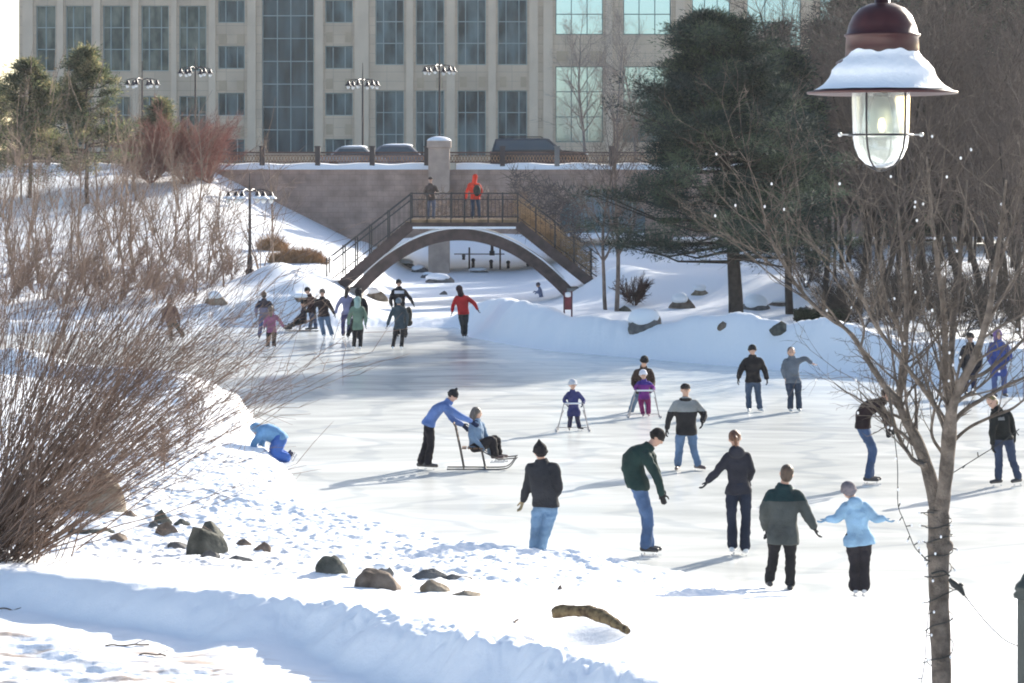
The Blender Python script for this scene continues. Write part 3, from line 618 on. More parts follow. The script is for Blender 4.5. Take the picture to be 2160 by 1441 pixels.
def person(label, py_foot, face, J, c, d=None, z0=0.0, group='people on the ice'):
    """J holds joints read as (px, py[, extra depth]) at this person's own distance; c = clothing"""
    d = d or CZ * FPX / (py_foot - HOR); k = c.get('k', 1.0); fa = R(face); F = np.array([math.sin(fa), -math.cos(fa), 0.]); s_ = FPX / d
    def J3(n_, hw=0):
        v = J[n_]; e = v[2] if len(v) > 2 else hw * k * math.sin(fa); return P(v[0], v[1], d + e)
    sl_, sr_ = J3('sl', -.17), J3('sr', .17); el_, er_ = J3('el', -.2), J3('er', .2); wl, wr = J3('wl', -.2), J3('wr', .2)
    pl_, pr_ = J3('pl', -.085), J3('pr', .085); kl, kr = J3('kl', -.09), J3('kr', .09); al, ar = J3('al', -.09), J3('ar', .09)
    H, N = J3('h'), J3('n'); hip = (pl_ + pr_) / 2
    zmin = min(al[2], ar[2]); base = np.array([(al[0] + ar[0]) / 2, (al[1] + ar[1]) / 2, z0])
    if 'base' in c: base = np.asarray(c['base'], float)
    o = thing('person', label, 'person', base, group); seed = int(abs(J['h'][0] * 7 + J['h'][1]))
    lat = nrm(sr_ - sl_); sw = np.linalg.norm(sr_ - sl_) / 2; sw = min(max(sw, .175 * k), .235 * k) * c.get('bulk', 1)
    bow = c.get('bow', 0.0) * k; mid = (hip + N) / 2 - F * bow + np.array([0, 0, bow * .5])
    spine = cat([hip, mid, N], 8); nS = len(spine)
    # ---- body: one continuous skin surface (head, neck, trunk, limbs)
    mb = MB(); up = nrm(H - N); hr = c.get('hr', .108) * (k ** .35)
    fd = nrm(F * math.cos(R(c.get('look', 0))) - np.array([0, 0, 1]) * math.sin(R(c.get('look', 0)))); fd = nrm(fd - up * (fd @ up) * .85)
    hf = c.get('hface'); 
    if hf is not None: a_ = R(hf); fd = nrm(np.array([math.sin(a_), -math.cos(a_), -math.sin(R(c.get('look', 0)))]))
    if abs(fd @ up) > .9: up = nrm(up + np.array([0, 0, .8]))
    sd = nrm(np.cross(up, fd)); up2 = np.cross(fd, sd); A3 = np.array([sd, fd, up2])
    def hp(a, b_, e): return H + sd * a * hr + fd * b_ * hr + up2 * e * hr
    mb.ell(hp(0, -.08, .12), (hr * .76, hr * .94, hr * .98), A3); mb.ell(hp(0, .16, -.55), (hr * .52, hr * .58, hr * .58), A3)
    mb.ell(hp(0, .95, -.18), (hr * .13, hr * .17, hr * .24), A3, 8, 6); mb.ell(hp(0, .60, -.28), (hr * .48, hr * .28, hr * .34), A3)
    mb.ell(hp(0, .70, -.66), (hr * .26, hr * .14, hr * .10), A3, 8, 6); mb.ell(hp(0, .62, -.98), (hr * .22, hr * .18, hr * .16), A3, 8, 6)
    for sg in (-1, 1): mb.ell(hp(sg * .80, -.05, -.12), (hr * .10, hr * .2, hr * .28), A3, 8, 6)
    nb_ = N - up * .03 * k
    limb(mb, [H - up * hr * .6, N, nb_ - np.array([0, 0, .06 * k])], [.055 * k, .06 * k, .08 * k])
    limb(mb, [N - up * .06, mid, hip], [.09 * k, .10 * k, .10 * k])
    for s0, e0, w0 in ((sl_, el_, wl), (sr_, er_, wr)): limb(mb, [N - np.array([0, 0, .08 * k]), s0, e0, w0], [.05 * k, .045 * k, .035 * k, .026 * k], 8)
    for p0, k0, a0 in ((pl_, kl, al), (pr_, kr, ar)): limb(mb, [hip, p0, k0, a0], [.07 * k, .07 * k, .05 * k, .035 * k], 8)
    if c.get('glove') is None:
        for s_g, e0, w0 in ((-1, el_, wl), (1, er_, wr)):
            dv = nrm(w0 - e0); sd_ = nrm(np.cross(dv, lat * 1.0)); sd_ = nrm(sd_ if np.linalg.norm(sd_) > .1 else F); fingers(mb, w0, dv, sd_, nrm(np.cross(dv, sd_)) * -s_g, k, .4, -1)
        bv = .0085
    else: bv = .013
    bo = mb.build('body', SKIN, o); pend(bo, bv if k > .8 else bv * .85, 2)
    mb = MB()
    for sg in (-1, 1): mb.ell(hp(sg * .32, .80, .02), hr * .075, None, 8, 6)
    mb.build('eyes', EYE, o, True)
    # ---- jacket
    mb = MB(); bk = c.get('bulk', 1.0); dp = c.get('depth', .70); dn = nrm(hip - mid); hem = hip + dn * c.get('hem', .08) * k + np.array([0, 0, -.02]) * k
    fr = c.get('flare', 1.0)
    path = [hem, hip + dn * c.get('hem', .08) * .3 * k] + [spine[i] for i in (3, 6, 9, 12)] + [N - nrm(N - mid) * .055 * k, N + up * .01 * k, N + up * .075 * k]
    wd = [max(sw * .86, .195 * k * c.get('leg', 1) ** .5) * fr, max(sw * .88, .195 * k * c.get('leg', 1) ** .5) * fr, sw * .84, sw * .86, sw * .92, sw * 1.0, sw * .78, sw * .48, .088 * k]
    dd = [max(sw * dp, .135 * k) * fr, max(sw * dp, .14 * k) * fr, sw * dp * .95, sw * dp, sw * dp, sw * dp * .95, sw * dp * .72, sw * .46, .086 * k]
    path = np.array(path); T = np.gradient(path, axis=0); rings = []; a = np.linspace(0, 2 * math.pi, 18, endpoint=False)
    hl = nrm(pr_ - pl_) if np.linalg.norm(pr_ - pl_) > .05 else lat
    for i in range(len(path)):
        t_ = nrm(T[i]); f_ = i / (len(path) - 1); lx = nrm(hl * (1 - f_) + lat * f_); lx = nrm(lx - t_ * (lx @ t_)); ly = np.cross(t_, lx)
        e = .85; cx_, cy_ = np.sign(np.cos(a)) * np.abs(np.cos(a)) ** e, np.sign(np.sin(a)) * np.abs(np.sin(a)) ** e
        rings.append(path[i] + wd[i] * cx_[:, None] * lx + dd[i] * cy_[:, None] * ly)
    mb.loft(rings); sr0 = c.get('sleeve', 1.0)
    for s0, e0, w0 in ((sl_, el_, wl), (sr_, er_, wr)):
        si = s0 + (N - s0) * .10; limb(mb, [s0 + (N - s0) * .38 - np.array([0, 0, .03 * k]), si, e0, w0 - nrm(w0 - e0) * .01], [.082 * k * sr0, .082 * k * sr0, .066 * k * sr0, .050 * k * sr0])
    if c.get('hoodback'): mb.ell(N - F * .09 * k + up * .02, (.12 * k, .09 * k, .09 * k), np.array([lat, F, [0, 0, 1]]))
    mats = [fabric(c['jacket'])]; jo = mb.build('jacket', mats, o)
    fo = folds(.015 * k, 14 / k, seed); yk = c.get('yoke')
    if yk:
        jo.data.materials.append(fabric(yk[0])); zt, zb_ = N[2] + .05, hem[2]; cut = zb_ + (zt - zb_) * yk[1] - base[2]; cutx = yk[2] if len(yk) > 2 else None
        def post(me, fo=fo, cut=cut, cutx=cutx, cy=(hip + N) / 2 - base):
            fo(me)
            for p_ in me.polygons:
                q = p_.center
                if cutx is None: p_.material_index = 1 if q.z > cut else 0
                else: p_.material_index = 1 if (cut > q.z > cut - cutx[0] and abs(q.x - cy[0]) < cutx[1] and q.y < cy[1]) else 0
        pend(jo, .016 * max(k, .75), 3, post)
    else: pend(jo, .016 * max(k, .75), 3, fo)
    # ---- trousers
    mb = MB(); lr = c.get('leg', 1.0); fl = c.get('bell', 1.0)
    mb.ell(hip + np.array([0, 0, .02]), (.155 * k * lr ** .5, .12 * k, .13 * k), np.array([hl, nrm(np.cross([0, 0, 1.], hl)), [0, 0, 1]]))
    for p0, k0, a0 in ((pl_, kl, al), (pr_, kr, ar)):
        q = nrm(a0 - k0); limb(mb, [p0 + (hip - p0) * .2, p0 * .6 + k0 * .4, k0, k0 * .45 + a0 * .55, a0 - q * .01], [.098 * k * lr, .092 * k * lr, .072 * k * lr, .070 * k * lr * fl ** .5, .070 * k * lr * fl], 12)
    to = mb.build('trousers', fabric(c['trousers']), o); pend(to, .014 * max(k, .75), 2, folds(.013 * k, 15 / k, seed + 3, .35))
    # ---- hands
    if c.get('glove') is not None:
        gm = fabric(c['glove'])
        for s_g, e0, w0 in ((-1, el_, wl), (1, er_, wr)):
            mb = MB(); dv = nrm(w0 - e0 + np.array([0, 0, -.04])); sd_ = nrm(F - dv * (F @ dv)) if abs(F @ dv) < .95 else np.array([0, 0, 1.]); pn = nrm(np.cross(dv, sd_)) * s_g
            limb(mb, [w0 - dv * .03 * k, w0 + dv * .01], [.044 * k, .036 * k]); fingers(mb, w0, dv, sd_, pn, k * 1.12, .5, -1); g_ = mb.build('glove', gm, o); pend(g_, .0065, 1)
    # ---- skates
    sk = c.get('skate', (.03, .03, .035)); sm = mat('skate_%02d_%02d' % (int(sk[0] * 99), int(sk[2] * 99)), sk, .45)
    ft = c.get('feet', (face, face)); fp = c.get('toe', (0, 0))
    if sk is not False:
        for a0, k0, fdir, pit in ((al, kl, ft[0], fp[0]), (ar, kr, ft[1], fp[1])):
            fv = np.array([math.sin(R(fdir)) * math.cos(R(pit)), -math.cos(R(fdir)) * math.cos(R(pit)), -math.sin(R(pit))]); dn_ = np.array([0, 0, -1.]) ; dn_ = nrm(dn_ - fv * (dn_ @ fv))
            mb = MB(); hh = .075 * k; sx_ = nrm(np.cross(fv, dn_))
            limb(mb, [a0 - dn_ * .07 * k, a0 + dn_ * .02], [.052 * k, .05 * k]); limb(mb, [a0 + dn_ * hh * .7 - fv * .05 * k, a0 + dn_ * hh * .75 + fv * .06 * k, a0 + dn_ * hh * .85 + fv * .165 * k], [.042 * k, .040 * k, .034 * k])
            b_ = mb.build('skate', sm, o); pend(b_, .011, 2)
            s1 = a0 + dn_ * (hh + .045 * k); s2 = s1 + dn_ * .045 * k
            mb = MB(); mb.bar(s2 - fv * .10 * k, s2 + fv * .19 * k, .006, .028); mb.bar(s1 - fv * .06 * k, s2 - fv * .06 * k, .022, .03); mb.bar(s1 + fv * .11 * k, s2 + fv * .11 * k, .022, .03); mb.build('blade', BLADE, b_)
    # ---- head covering
    ht = c.get('hat', 'beanie'); hc = c.get('hatcol', (.02, .02, .025)); mb = MB(); nm = 'hat'
    if ht in ('beanie', 'pom', 'peak'):
        mb.ell(hp(0, -.14, .32), (hr * .92, hr * 1.04, hr * .90), A3); mb.ell(hp(0, -.34, -.12), (hr * .86, hr * .78, hr * .62), A3)
        mb.lathe((0, 0, 0), [(.001, 0)], 3) if False else None
        r0 = [hp(.92 * math.cos(t_), -.12 + 1.04 * math.sin(t_), .02 + .18 * math.sin(t_)) for t_ in np.linspace(0, 2 * math.pi, 17)]; mb.tube(r0, hr * .13, 6)
        if ht == 'pom': mb.ell(hp(0, -.2, 1.35), hr * .28)
        if ht == 'peak': limb(mb, [hp(0, -.12, .9), hp(0, -.18, 1.55)], [hr * .5, hr * .13])
    elif ht == 'cap':
        mb.ell(hp(0, -.10, .40), (hr * .88, hr * 1.0, hr * .72), A3); mb.ell(hp(0, -.36, -.05), (hr * .80, hr * .70, hr * .55), A3); mb.ell(hp(0, .95, .28), (hr * .55, hr * .5, hr * .08), A3)
    elif ht == 'short': nm = 'hair'; mb.ell(hp(0, -.22, .30), (hr * .84, hr * .92, hr * .88), A3); mb.ell(hp(0, -.44, -.30), (hr * .78, hr * .60, hr * .72), A3)
    elif ht == 'long':
        nm = 'hair'; mb.ell(hp(0, -.22, .30), (hr * .88, hr * .95, hr * .9), A3); limb(mb, [hp(0, -.5, .2), hp(0, -.75, -.6), hp(0, -.85, -1.6), hp(0, -.8, -2.3)], [hr * .75, hr * .7, hr * .62, hr * .35])
    elif ht == 'tail':
        nm = 'hair'; mb.ell(hp(0, -.2, .30), (hr * .86, hr * .95, hr * .9), A3); limb(mb, [hp(0, -1.0, .45), hp(0, -1.45, .1), hp(0, -1.35, -.8)], [hr * .28, hr * .34, hr * .16])
    elif ht == 'hood':
        nm = 'hood'; mb.ell(hp(0, -.25, .12), (hr * 1.12, hr * 1.05, hr * 1.20), A3); limb(mb, [hp(0, -.35, -.2), N + up * .02 - F * .04], [hr * .95, hr * 1.0])
    hm = fabric(hc) if nm != 'hair' else mat('hair_%03d' % int(hc[0] * 999), hc, .5, .35, 30, .5, 120, .4, stretch=(1, 1, .2))
    ho = mb.build(nm, hm, o); pend(ho, .011, 2, folds(.004, 40, seed + 9))
    if c.get('scarf'): mb = MB(); mb.tube([N + up * .02 + np.array([math.cos(t_) * .085 * k, math.sin(t_) * .085 * k, 0]) for t_ in np.linspace(0, 2 * math.pi, 15)], .035 * k, 8); mb.build('scarf', fabric(c['scarf']), o, True)
    return o
BLK = (.018, .018, .02); JEAN = (.085, .15, .27); JEAND = (.03, .045, .085); BLK2 = (.02, .018, .022)

person('man in a baggy grey green coat and black trousers seen from behind, right arm lowered', 1243, 180,
 dict(h=(1659, 999), n=(1653, 1032), sl=(1624, 1050), sr=(1686, 1050), el=(1612, 1082), er=(1704, 1088), wl=(1616, 1114, .15), wr=(1717, 1112), pl=(1636, 1122), pr=(1666, 1122), kl=(1631, 1180), kr=(1667, 1182), al=(1623, 1222), ar=(1667, 1230)),
 dict(jacket=(.060, .068, .066), yoke=((.012, .032, .036), .74), trousers=BLK, glove=BLK, hat='short', hatcol=(.07, .045, .03), bulk=1.12, depth=.8, hem=.14, flare=1.12, sleeve=1.15, scarf=(.012, .03, .035), feet=(185, 170)))
person('child in a pale blue hooded jacket and black trousers with both arms held out', 1259, 180,
 dict(h=(1789, 1034), n=(1803, 1062), sl=(1783, 1072), sr=(1825, 1072), el=(1766, 1092), er=(1846, 1092), wl=(1746, 1095), wr=(1864, 1094), pl=(1797, 1130), pr=(1825, 1130), kl=(1803, 1188), kr=(1823, 1188), al=(1804, 1238), ar=(1822, 1238)),
 dict(k=.86, jacket=(.22, .36, .50), trousers=BLK2, glove=(.18, .30, .42), hat='beanie', hatcol=(.16, .14, .15), hoodback=1, bulk=1.08, depth=.82, hem=.12, flare=1.13, sleeve=1.15, leg=1.22, bell=1.15, skate=(.55, .55, .57), hface=215))
person('woman with reddish hair in a dark jacket and navy trousers, left arm stretched out low', 1172, 178,
 dict(h=(1550, 925), n=(1553, 955), sl=(1534, 966), sr=(1577, 966), el=(1514, 993), er=(1584, 992), wl=(1494, 1014), wr=(1580, 1010, .24), pl=(1543, 1030), pr=(1572, 1030), kl=(1544, 1094), kr=(1573, 1094), al=(1545, 1150), ar=(1571, 1153)),
 dict(jacket=(.025, .026, .036), trousers=(.018, .024, .042), hat='tail', hatcol=(.13, .055, .028), hoodback=1, hem=.06, bell=1.15, glove=(.03, .03, .035), skate=(.75, .75, .75), bulk=.98, feet=(165, 195)))
person('stooping man in a dark green fleece and blue jeans gliding right with his head down', 1173, 75,
 dict(h=(1387, 922), n=(1366, 946), sl=(1362, 966), sr=(1372, 962), el=(1386, 1006), er=(1384, 1000), wl=(1396, 1042), wr=(1392, 1030), pl=(1346, 1030), pr=(1350, 1028), kl=(1368, 1092), kr=(1364, 1094), al=(1362, 1150), ar=(1368, 1148)),
 dict(jacket=(.014, .034, .032), trousers=(.075, .13, .25), glove=BLK, hat='beanie', hatcol=(.025, .022, .02), bow=.16, bulk=1.2, depth=.78, hem=-.01, look=40, leg=1.12, bell=1.12, feet=(75, 85), sleeve=1.05))
person('man in peaked beanie and black fleece with a tan glove, feet behind the snow bank', 1188, 200,
 dict(h=(1139, 952), n=(1143, 978), sl=(1118, 990), sr=(1172, 990), el=(1111, 1030), er=(1178, 1028), wl=(1103, 1056), wr=(1172, 1046, .2), pl=(1137, 1066), pr=(1166, 1066), kl=(1130, 1118), kr=(1153, 1116), al=(1124, 1170), ar=(1138, 1168)),
 dict(jacket=(.026, .028, .034), trousers=(.13, .22, .34), glove=(.30, .24, .14), hat='peak', hatcol=(.02, .018, .02), bulk=1.15, depth=.74, hem=.0, leg=1.05, hface=205, feet=(195, 205)))
person('man facing forward in a two tone grey and black jacket with blue jeans, legs apart', 992, 8,
 dict(h=(1446, 822), n=(1446, 845), sl=(1425, 853), sr=(1469, 853), el=(1413, 878), er=(1484, 872), wl=(1407, 903), wr=(1482, 889, -.12), pl=(1436, 908), pr=(1459, 908), kl=(1433, 946), kr=(1463, 946), al=(1430, 979), ar=(1472, 978)),
 dict(jacket=(.022, .022, .024), yoke=((.24, .25, .25), .64), trousers=(.10, .16, .26), glove=BLK, hat='cap', hatcol=(.03, .025, .025), bulk=1.12, depth=.75, hem=.06, feet=(-15, 45), leg=1.05, scarf=BLK, skate=(.10, .07, .07)))
person('person in a blue fleece and black trousers leaning forward to push the kick sled', 990, 80,
 dict(h=(956, 834), n=(944, 850), sl=(940, 860), sr=(938, 858), el=(966, 876), er=(955, 884), wl=(994, 890), wr=(975, 896), pl=(904, 893), pr=(906, 892), kl=(909, 935), kr=(900, 934), al=(903, 975), ar=(888, 974)),
 dict(jacket=(.115, .19, .42), trousers=BLK2, glove=(.02, .03, .07), hat='pom', hatcol=(.02, .02, .025), bow=.05, bulk=1.02, depth=.62, hem=.03, look=30, feet=(80, 70), leg=1.02, bell=1.1, hr=.098, skate=(.06, .05, .05)))
person('person in pale blue jacket with long greyish hair sitting on the kick sled', 988, 120,
 dict(h=(1006, 872), n=(1004, 890), sl=(996, 900, -.12), sr=(1017, 900, .14), el=(995, 920, -.18), er=(1024, 922, .16), wl=(1012, 938, -.2), wr=(1030, 945, .12), pl=(1000, 943, -.08), pr=(1010, 943, .1), kl=(1038, 928, -.12), kr=(1046, 926, .1), al=(1044, 958, -.1), ar=(1052, 956, .1)),
 dict(k=.92, jacket=(.17, .25, .36), trousers=BLK2, glove=(.2, .27, .36), hat='long', hatcol=(.12, .10, .085), bulk=1.1, hem=-.02, depth=.75, feet=(100, 95), leg=1.15, skate=(.08, .05, .05), base=(P(1012, 0, 47.9)[0], 47.9, 0)))
person('small child in a dark blue snow coat leaning on a white walking frame', 909, 5,
 dict(h=(1208, 811), n=(1208, 826), sl=(1198, 832), sr=(1221, 832), el=(1190, 845), er=(1231, 845), wl=(1195, 852, -.12), wr=(1229, 852, -.12), pl=(1203, 866), pr=(1217, 866), kl=(1203, 884), kr=(1218, 884), al=(1201, 900), ar=(1222, 899)),
 dict(k=.66, jacket=(.04, .045, .14), trousers=(.03, .03, .06), glove=(.03, .03, .07), hat='beanie', hatcol=(.45, .46, .5), bulk=1.1, hem=.16, flare=1.12, leg=1.1, feet=(0, 40), hr=.115))
person('man in dark brown jacket and pale jeans right behind the child in magenta', 880, 0,
 dict(h=(1359, 762, -.1), n=(1357, 778), sl=(1342, 786), sr=(1372, 786), el=(1336, 806), er=(1377, 806), wl=(1340, 820, -.2), wr=(1374, 818, -.2), pl=(1346, 826), pr=(1365, 826), kl=(1336, 852), kr=(1366, 852), al=(1329, 872), ar=(1368, 872)),
 dict(jacket=(.045, .028, .022), trousers=(.13, .19, .26), glove=BLK, hat='beanie', hatcol=BLK, bulk=1.0, hem=.02, look=15, skate=(.3, .3, .32)), d=59.6)
person('small child in a magenta and purple snowsuit holding a white walking frame', 880, 5,
 dict(h=(1357, 790), n=(1358, 804), sl=(1347, 809), sr=(1370, 809), el=(1340, 819), er=(1379, 819), wl=(1346, 824, -.12), wr=(1376, 824, -.12), pl=(1352, 838), pr=(1366, 838), kl=(1353, 856), kr=(1368, 856), al=(1356, 871), ar=(1368, 871)),
 dict(k=.66, jacket=(.16, .03, .20), yoke=((.06, .035, .22), .72), trousers=(.20, .025, .11), glove=(.05, .03, .12), hat='beanie', hatcol=(.6, .6, .66), bulk=1.1, hem=.05, leg=1.2, hr=.115, skate=(.25, .1, .15)), d=58.4)
person('man in a black jacket and jeans walking forward beside a man in grey', 869, 3,
 dict(h=(1587, 738), n=(1587, 755), sl=(1572, 763), sr=(1603, 763), el=(1562, 782), er=(1613, 781), wl=(1558, 797), wr=(1617, 797), pl=(1580, 803), pr=(1597, 803), kl=(1579, 833), kr=(1599, 833), al=(1580, 859), ar=(1603, 859)),
 dict(jacket=(.016, .015, .017), trousers=(.05, .075, .12), glove=BLK, hat='beanie', hatcol=BLK, bulk=1.12, hem=.02, sleeve=1.1, skate=(.6, .6, .6), feet=(-8, 20)))
person('person in a grey pullover and dark jeans pointing out to one side', 869, 0,
 dict(h=(1669, 743), n=(1670, 757), sl=(1656, 763), sr=(1685, 762), el=(1652, 782), er=(1699, 757), wl=(1656, 797), wr=(1711, 765), pl=(1663, 803), pr=(1683, 803), kl=(1668, 833), kr=(1684, 833), al=(1667, 859), ar=(1686, 859)),
 dict(jacket=(.11, .13, .16), trousers=(.03, .045, .075), hat='short', hatcol=(.03, .022, .02), bulk=1.0, hem=.03, sleeve=.95, bell=1.1, skate=(.45, .45, .45)))
person('crouching man in a black pullover and blue jeans bent low beyond the bare tree', 1024, 75,
 dict(h=(1872, 832), n=(1859, 848), sl=(1852, 858), sr=(1850, 854), el=(1868, 884), er=(1870, 876), wl=(1872, 905), wr=(1880, 898), pl=(1818, 902), pr=(1822, 900), kl=(1842, 950), kr=(1838, 948), al=(1831, 1004), ar=(1836, 1002)),
 dict(jacket=(.02, .012, .014), trousers=(.05, .085, .17), glove=BLK, hat='beanie', hatcol=(.03, .02, .02), bow=.12, bulk=1.08, depth=.75, hem=0, look=25, feet=(80, 85)))
person('man in a black jacket and dark jeans skating left with his head turned down', 1026, -35,
 dict(h=(2092, 848), n=(2103, 866), sl=(2098, 876, -.1), sr=(2128, 876, .1), el=(2093, 908, -.14), er=(2136, 904, .12), wl=(2094, 936, -.16), wr=(2138, 930, .1), pl=(2103, 925), pr=(2128, 925), kl=(2107, 968), kr=(2135, 968), al=(2106, 1008), ar=(2148, 1006)),
 dict(jacket=(.014, .016, .016), trousers=(.04, .055, .10), glove=BLK, hat='short', hatcol=(.16, .12, .04), bulk=1.05, look=30, feet=(-60, -50), hem=.0, yoke=((.2, .2, .2), .72, (.06, .06))))
person('person in a long blue coat with a purple hood standing on the far ice', 838, 10,
 dict(h=(2105, 706), n=(2106, 722), sl=(2092, 731), sr=(2122, 731), el=(2086, 752), er=(2130, 750), wl=(2092, 768, -.15), wr=(2122, 766, -.15), pl=(2098, 778), pr=(2116, 778), kl=(2098, 805), kr=(2118, 805), al=(2097, 828), ar=(2119, 828)),
 dict(jacket=(.035, .06, .22), trousers=(.06, .09, .22), glove=(.05, .05, .15), hat='hood', hatcol=(.16, .10, .26), bulk=1.15, hem=.16, flare=1.1, sleeve=1.1))
person('person in dark clothes mostly hidden behind the forked tree trunk', 834, 0,
 dict(h=(2047, 712), n=(2047, 728), sl=(2033, 736), sr=(2062, 736), el=(2027, 756), er=(2068, 756), wl=(2030, 774), wr=(2066, 774), pl=(2040, 780), pr=(2056, 780), kl=(2038, 804), kr=(2054, 804), al=(2036, 824), ar=(2054, 824)),
 dict(jacket=(.02, .02, .025), trousers=(.02, .025, .06), glove=BLK, hat='beanie', hatcol=BLK, bulk=1.05, hem=.06), d=64.5)
# ---- far group by the footbridge
person('man in a navy and grey jacket behind the child in pink', 716, 182,
 dict(h=(557, 622), n=(557, 634), sl=(546, 640), sr=(569, 640), el=(540, 653), er=(575, 653), wl=(541, 664), wr=(576, 662), pl=(551, 668), pr=(564, 668), kl=(550, 690), kr=(566, 690), al=(547, 707), ar=(567, 706)),
 dict(jacket=(.13, .14, .22), yoke=((.02, .025, .045), .55), trousers=(.06, .09, .2), glove=BLK, hat='short', hatcol=(.02, .015, .015), hem=.02))
person('small child in a pink jacket and black trousers seen from behind', 739, 180,
 dict(h=(571, 652), n=(572, 664), sl=(563, 669), sr=(583, 669), el=(559, 680), er=(591, 678), wl=(558, 690), wr=(597, 688), pl=(567, 697), pr=(579, 697), kl=(566, 714), kr=(578, 714), al=(565, 729), ar=(578, 729)),
 dict(k=.84, jacket=(.24, .09, .17), trousers=BLK, glove=(.03, .03, .06), hat='long', hatcol=(.12, .07, .07), bulk=1.08, hem=.06, leg=1.1, skate=(.7, .7, .7)))
person('person in black sitting on a chair sled with legs stretched out to the left', 700, -75,
 dict(h=(640, 640), n=(641, 650), sl=(640, 656, -.15), sr=(642, 656, .15), el=(634, 666, -.18), er=(638, 666, .18), wl=(626, 672, -.15), wr=(630, 672, .15), pl=(640, 678, -.08), pr=(641, 678, .08), kl=(624, 683, -.1), kr=(622, 681, .08), al=(612, 690, -.1), ar=(609, 688, .08)),
 dict(k=.95, jacket=(.02, .022, .035), trousers=BLK, glove=BLK, hat='beanie', hatcol=BLK, hem=0, feet=(-80, -80), bulk=1.05, base=(P(632, 0, 91.5)[0], 91.5, 0)), d=91.5)
person('man in a dark maroon jacket pushing the chair sled at the snow bank', 699, -60,
 dict(h=(648, 613), n=(654, 624), sl=(650, 631), sr=(660, 631), el=(645, 643), er=(655, 643), wl=(640, 652), wr=(650, 652), pl=(656, 656), pr=(660, 656), kl=(657, 674), kr=(664, 674), al=(654, 690), ar=(666, 689)),
 dict(jacket=(.035, .018, .02), trousers=(.05, .07, .12), glove=BLK, hat='beanie', hatcol=BLK, hem=.03))
person('man in a black coat and blue jeans holding hands with a person in lavender grey', 714, 10,
 dict(h=(680, 617), n=(680, 630), sl=(669, 637), sr=(692, 637), el=(663, 650), er=(699, 650), wl=(664, 662), wr=(705, 661), pl=(676, 665), pr=(690, 665), kl=(679, 686), kr=(694, 686), al=(683, 704), ar=(700, 704)),
 dict(jacket=(.022, .016, .018), trousers=(.11, .16, .24), glove=(.04, .07, .06), hat='beanie', hatcol=(.04, .05, .05), bulk=1.1, hem=.03, leg=1.15, skate=(.7, .7, .7)))
person('person in lavender grey top and dark headwear beside the child in sage green', 714, 170,
 dict(h=(733, 612), n=(731, 625), sl=(721, 631), sr=(741, 631), el=(713, 643), er=(745, 645), wl=(708, 659), wr=(744, 657), pl=(726, 660), pr=(738, 660), kl=(724, 682), kr=(736, 682), al=(724, 703), ar=(735, 704)),
 dict(jacket=(.22, .22, .34), trousers=(.06, .06, .14), glove=(.03, .03, .04), hat='long', hatcol=(.02, .018, .025), hem=.04))
person('person in a black coat standing close behind the child in green', 722, 180,
 dict(h=(756, 616), n=(757, 628), sl=(746, 635), sr=(768, 635), el=(741, 650), er=(773, 650), wl=(741, 664), wr=(774, 662), pl=(750, 668), pr=(762, 668), kl=(742, 690), kr=(758, 690), al=(734, 706), ar=(756, 710)),
 dict(jacket=(.014, .014, .018), trousers=BLK, glove=BLK, hat='hood', hatcol=(.015, .015, .018), hem=.05))
person('child in a sage green jacket with a pale hood and black trousers', 739, 180,
 dict(h=(754, 634), n=(754, 646), sl=(743, 652), sr=(765, 652), el=(737, 668), er=(771, 668), wl=(735, 684), wr=(771, 684), pl=(748, 688), pr=(762, 688), kl=(748, 710), kr=(761, 710), al=(746, 730), ar=(760, 730)),
 dict(k=.95, jacket=(.14, .21, .16), trousers=BLK, glove=(.04, .07, .07), hat='hood', hatcol=(.24, .34, .32), bulk=1.08, hem=.10, skate=(.8, .8, .8)))
person('man in a black jersey with a pale chest band, arm swung out to the right', 722, 0,
 dict(h=(841, 597), n=(842, 609), sl=(829, 616), sr=(854, 616), el=(824, 632), er=(864, 628), wl=(826, 644), wr=(871, 639), pl=(836, 652), pr=(850, 652), kl=(838, 682), kr=(853, 680), al=(840, 704), ar=(856, 706)),
 dict(jacket=(.016, .016, .02), yoke=((.5, .5, .55), .86, (.10, .16)), trousers=BLK, glove=(.04, .05, .05), hat='beanie', hatcol=BLK, bulk=1.1, hem=.03))
person('child in blue grey jacket with a dark bag at the hip', 739, 180,
 dict(h=(841, 636), n=(841, 648), sl=(830, 653), sr=(853, 653), el=(823, 668), er=(859, 668), wl=(818, 684), wr=(858, 686), pl=(836, 687), pr=(850, 687), kl=(833, 710), kr=(849, 710), al=(829, 730), ar=(847, 730)),
 dict(k=.93, jacket=(.045, .065, .08), trousers=BLK, glove=(.03, .035, .04), hat='beanie', hatcol=(.14, .17, .2), bulk=1.08, hem=.10, skate=(.8, .8, .8)))
person('man in a bright red jacket and dark trousers gliding away toward the channel', 713, 180,
 dict(h=(969, 610), n=(973, 623), sl=(962, 630), sr=(988, 630), el=(956, 644), er=(1000, 640), wl=(954, 657), wr=(1007, 652), pl=(971, 660), pr=(984, 660), kl=(975, 684), kr=(982, 684), al=(977, 704), ar=(982, 704)),
 dict(jacket=(.42, .018, .022), trousers=(.025, .03, .035), glove=(.05, .03, .04), hat='hood', hatcol=(.03, .015, .02), bulk=1.08, hem=.03, sleeve=1.05, leg=1.05))
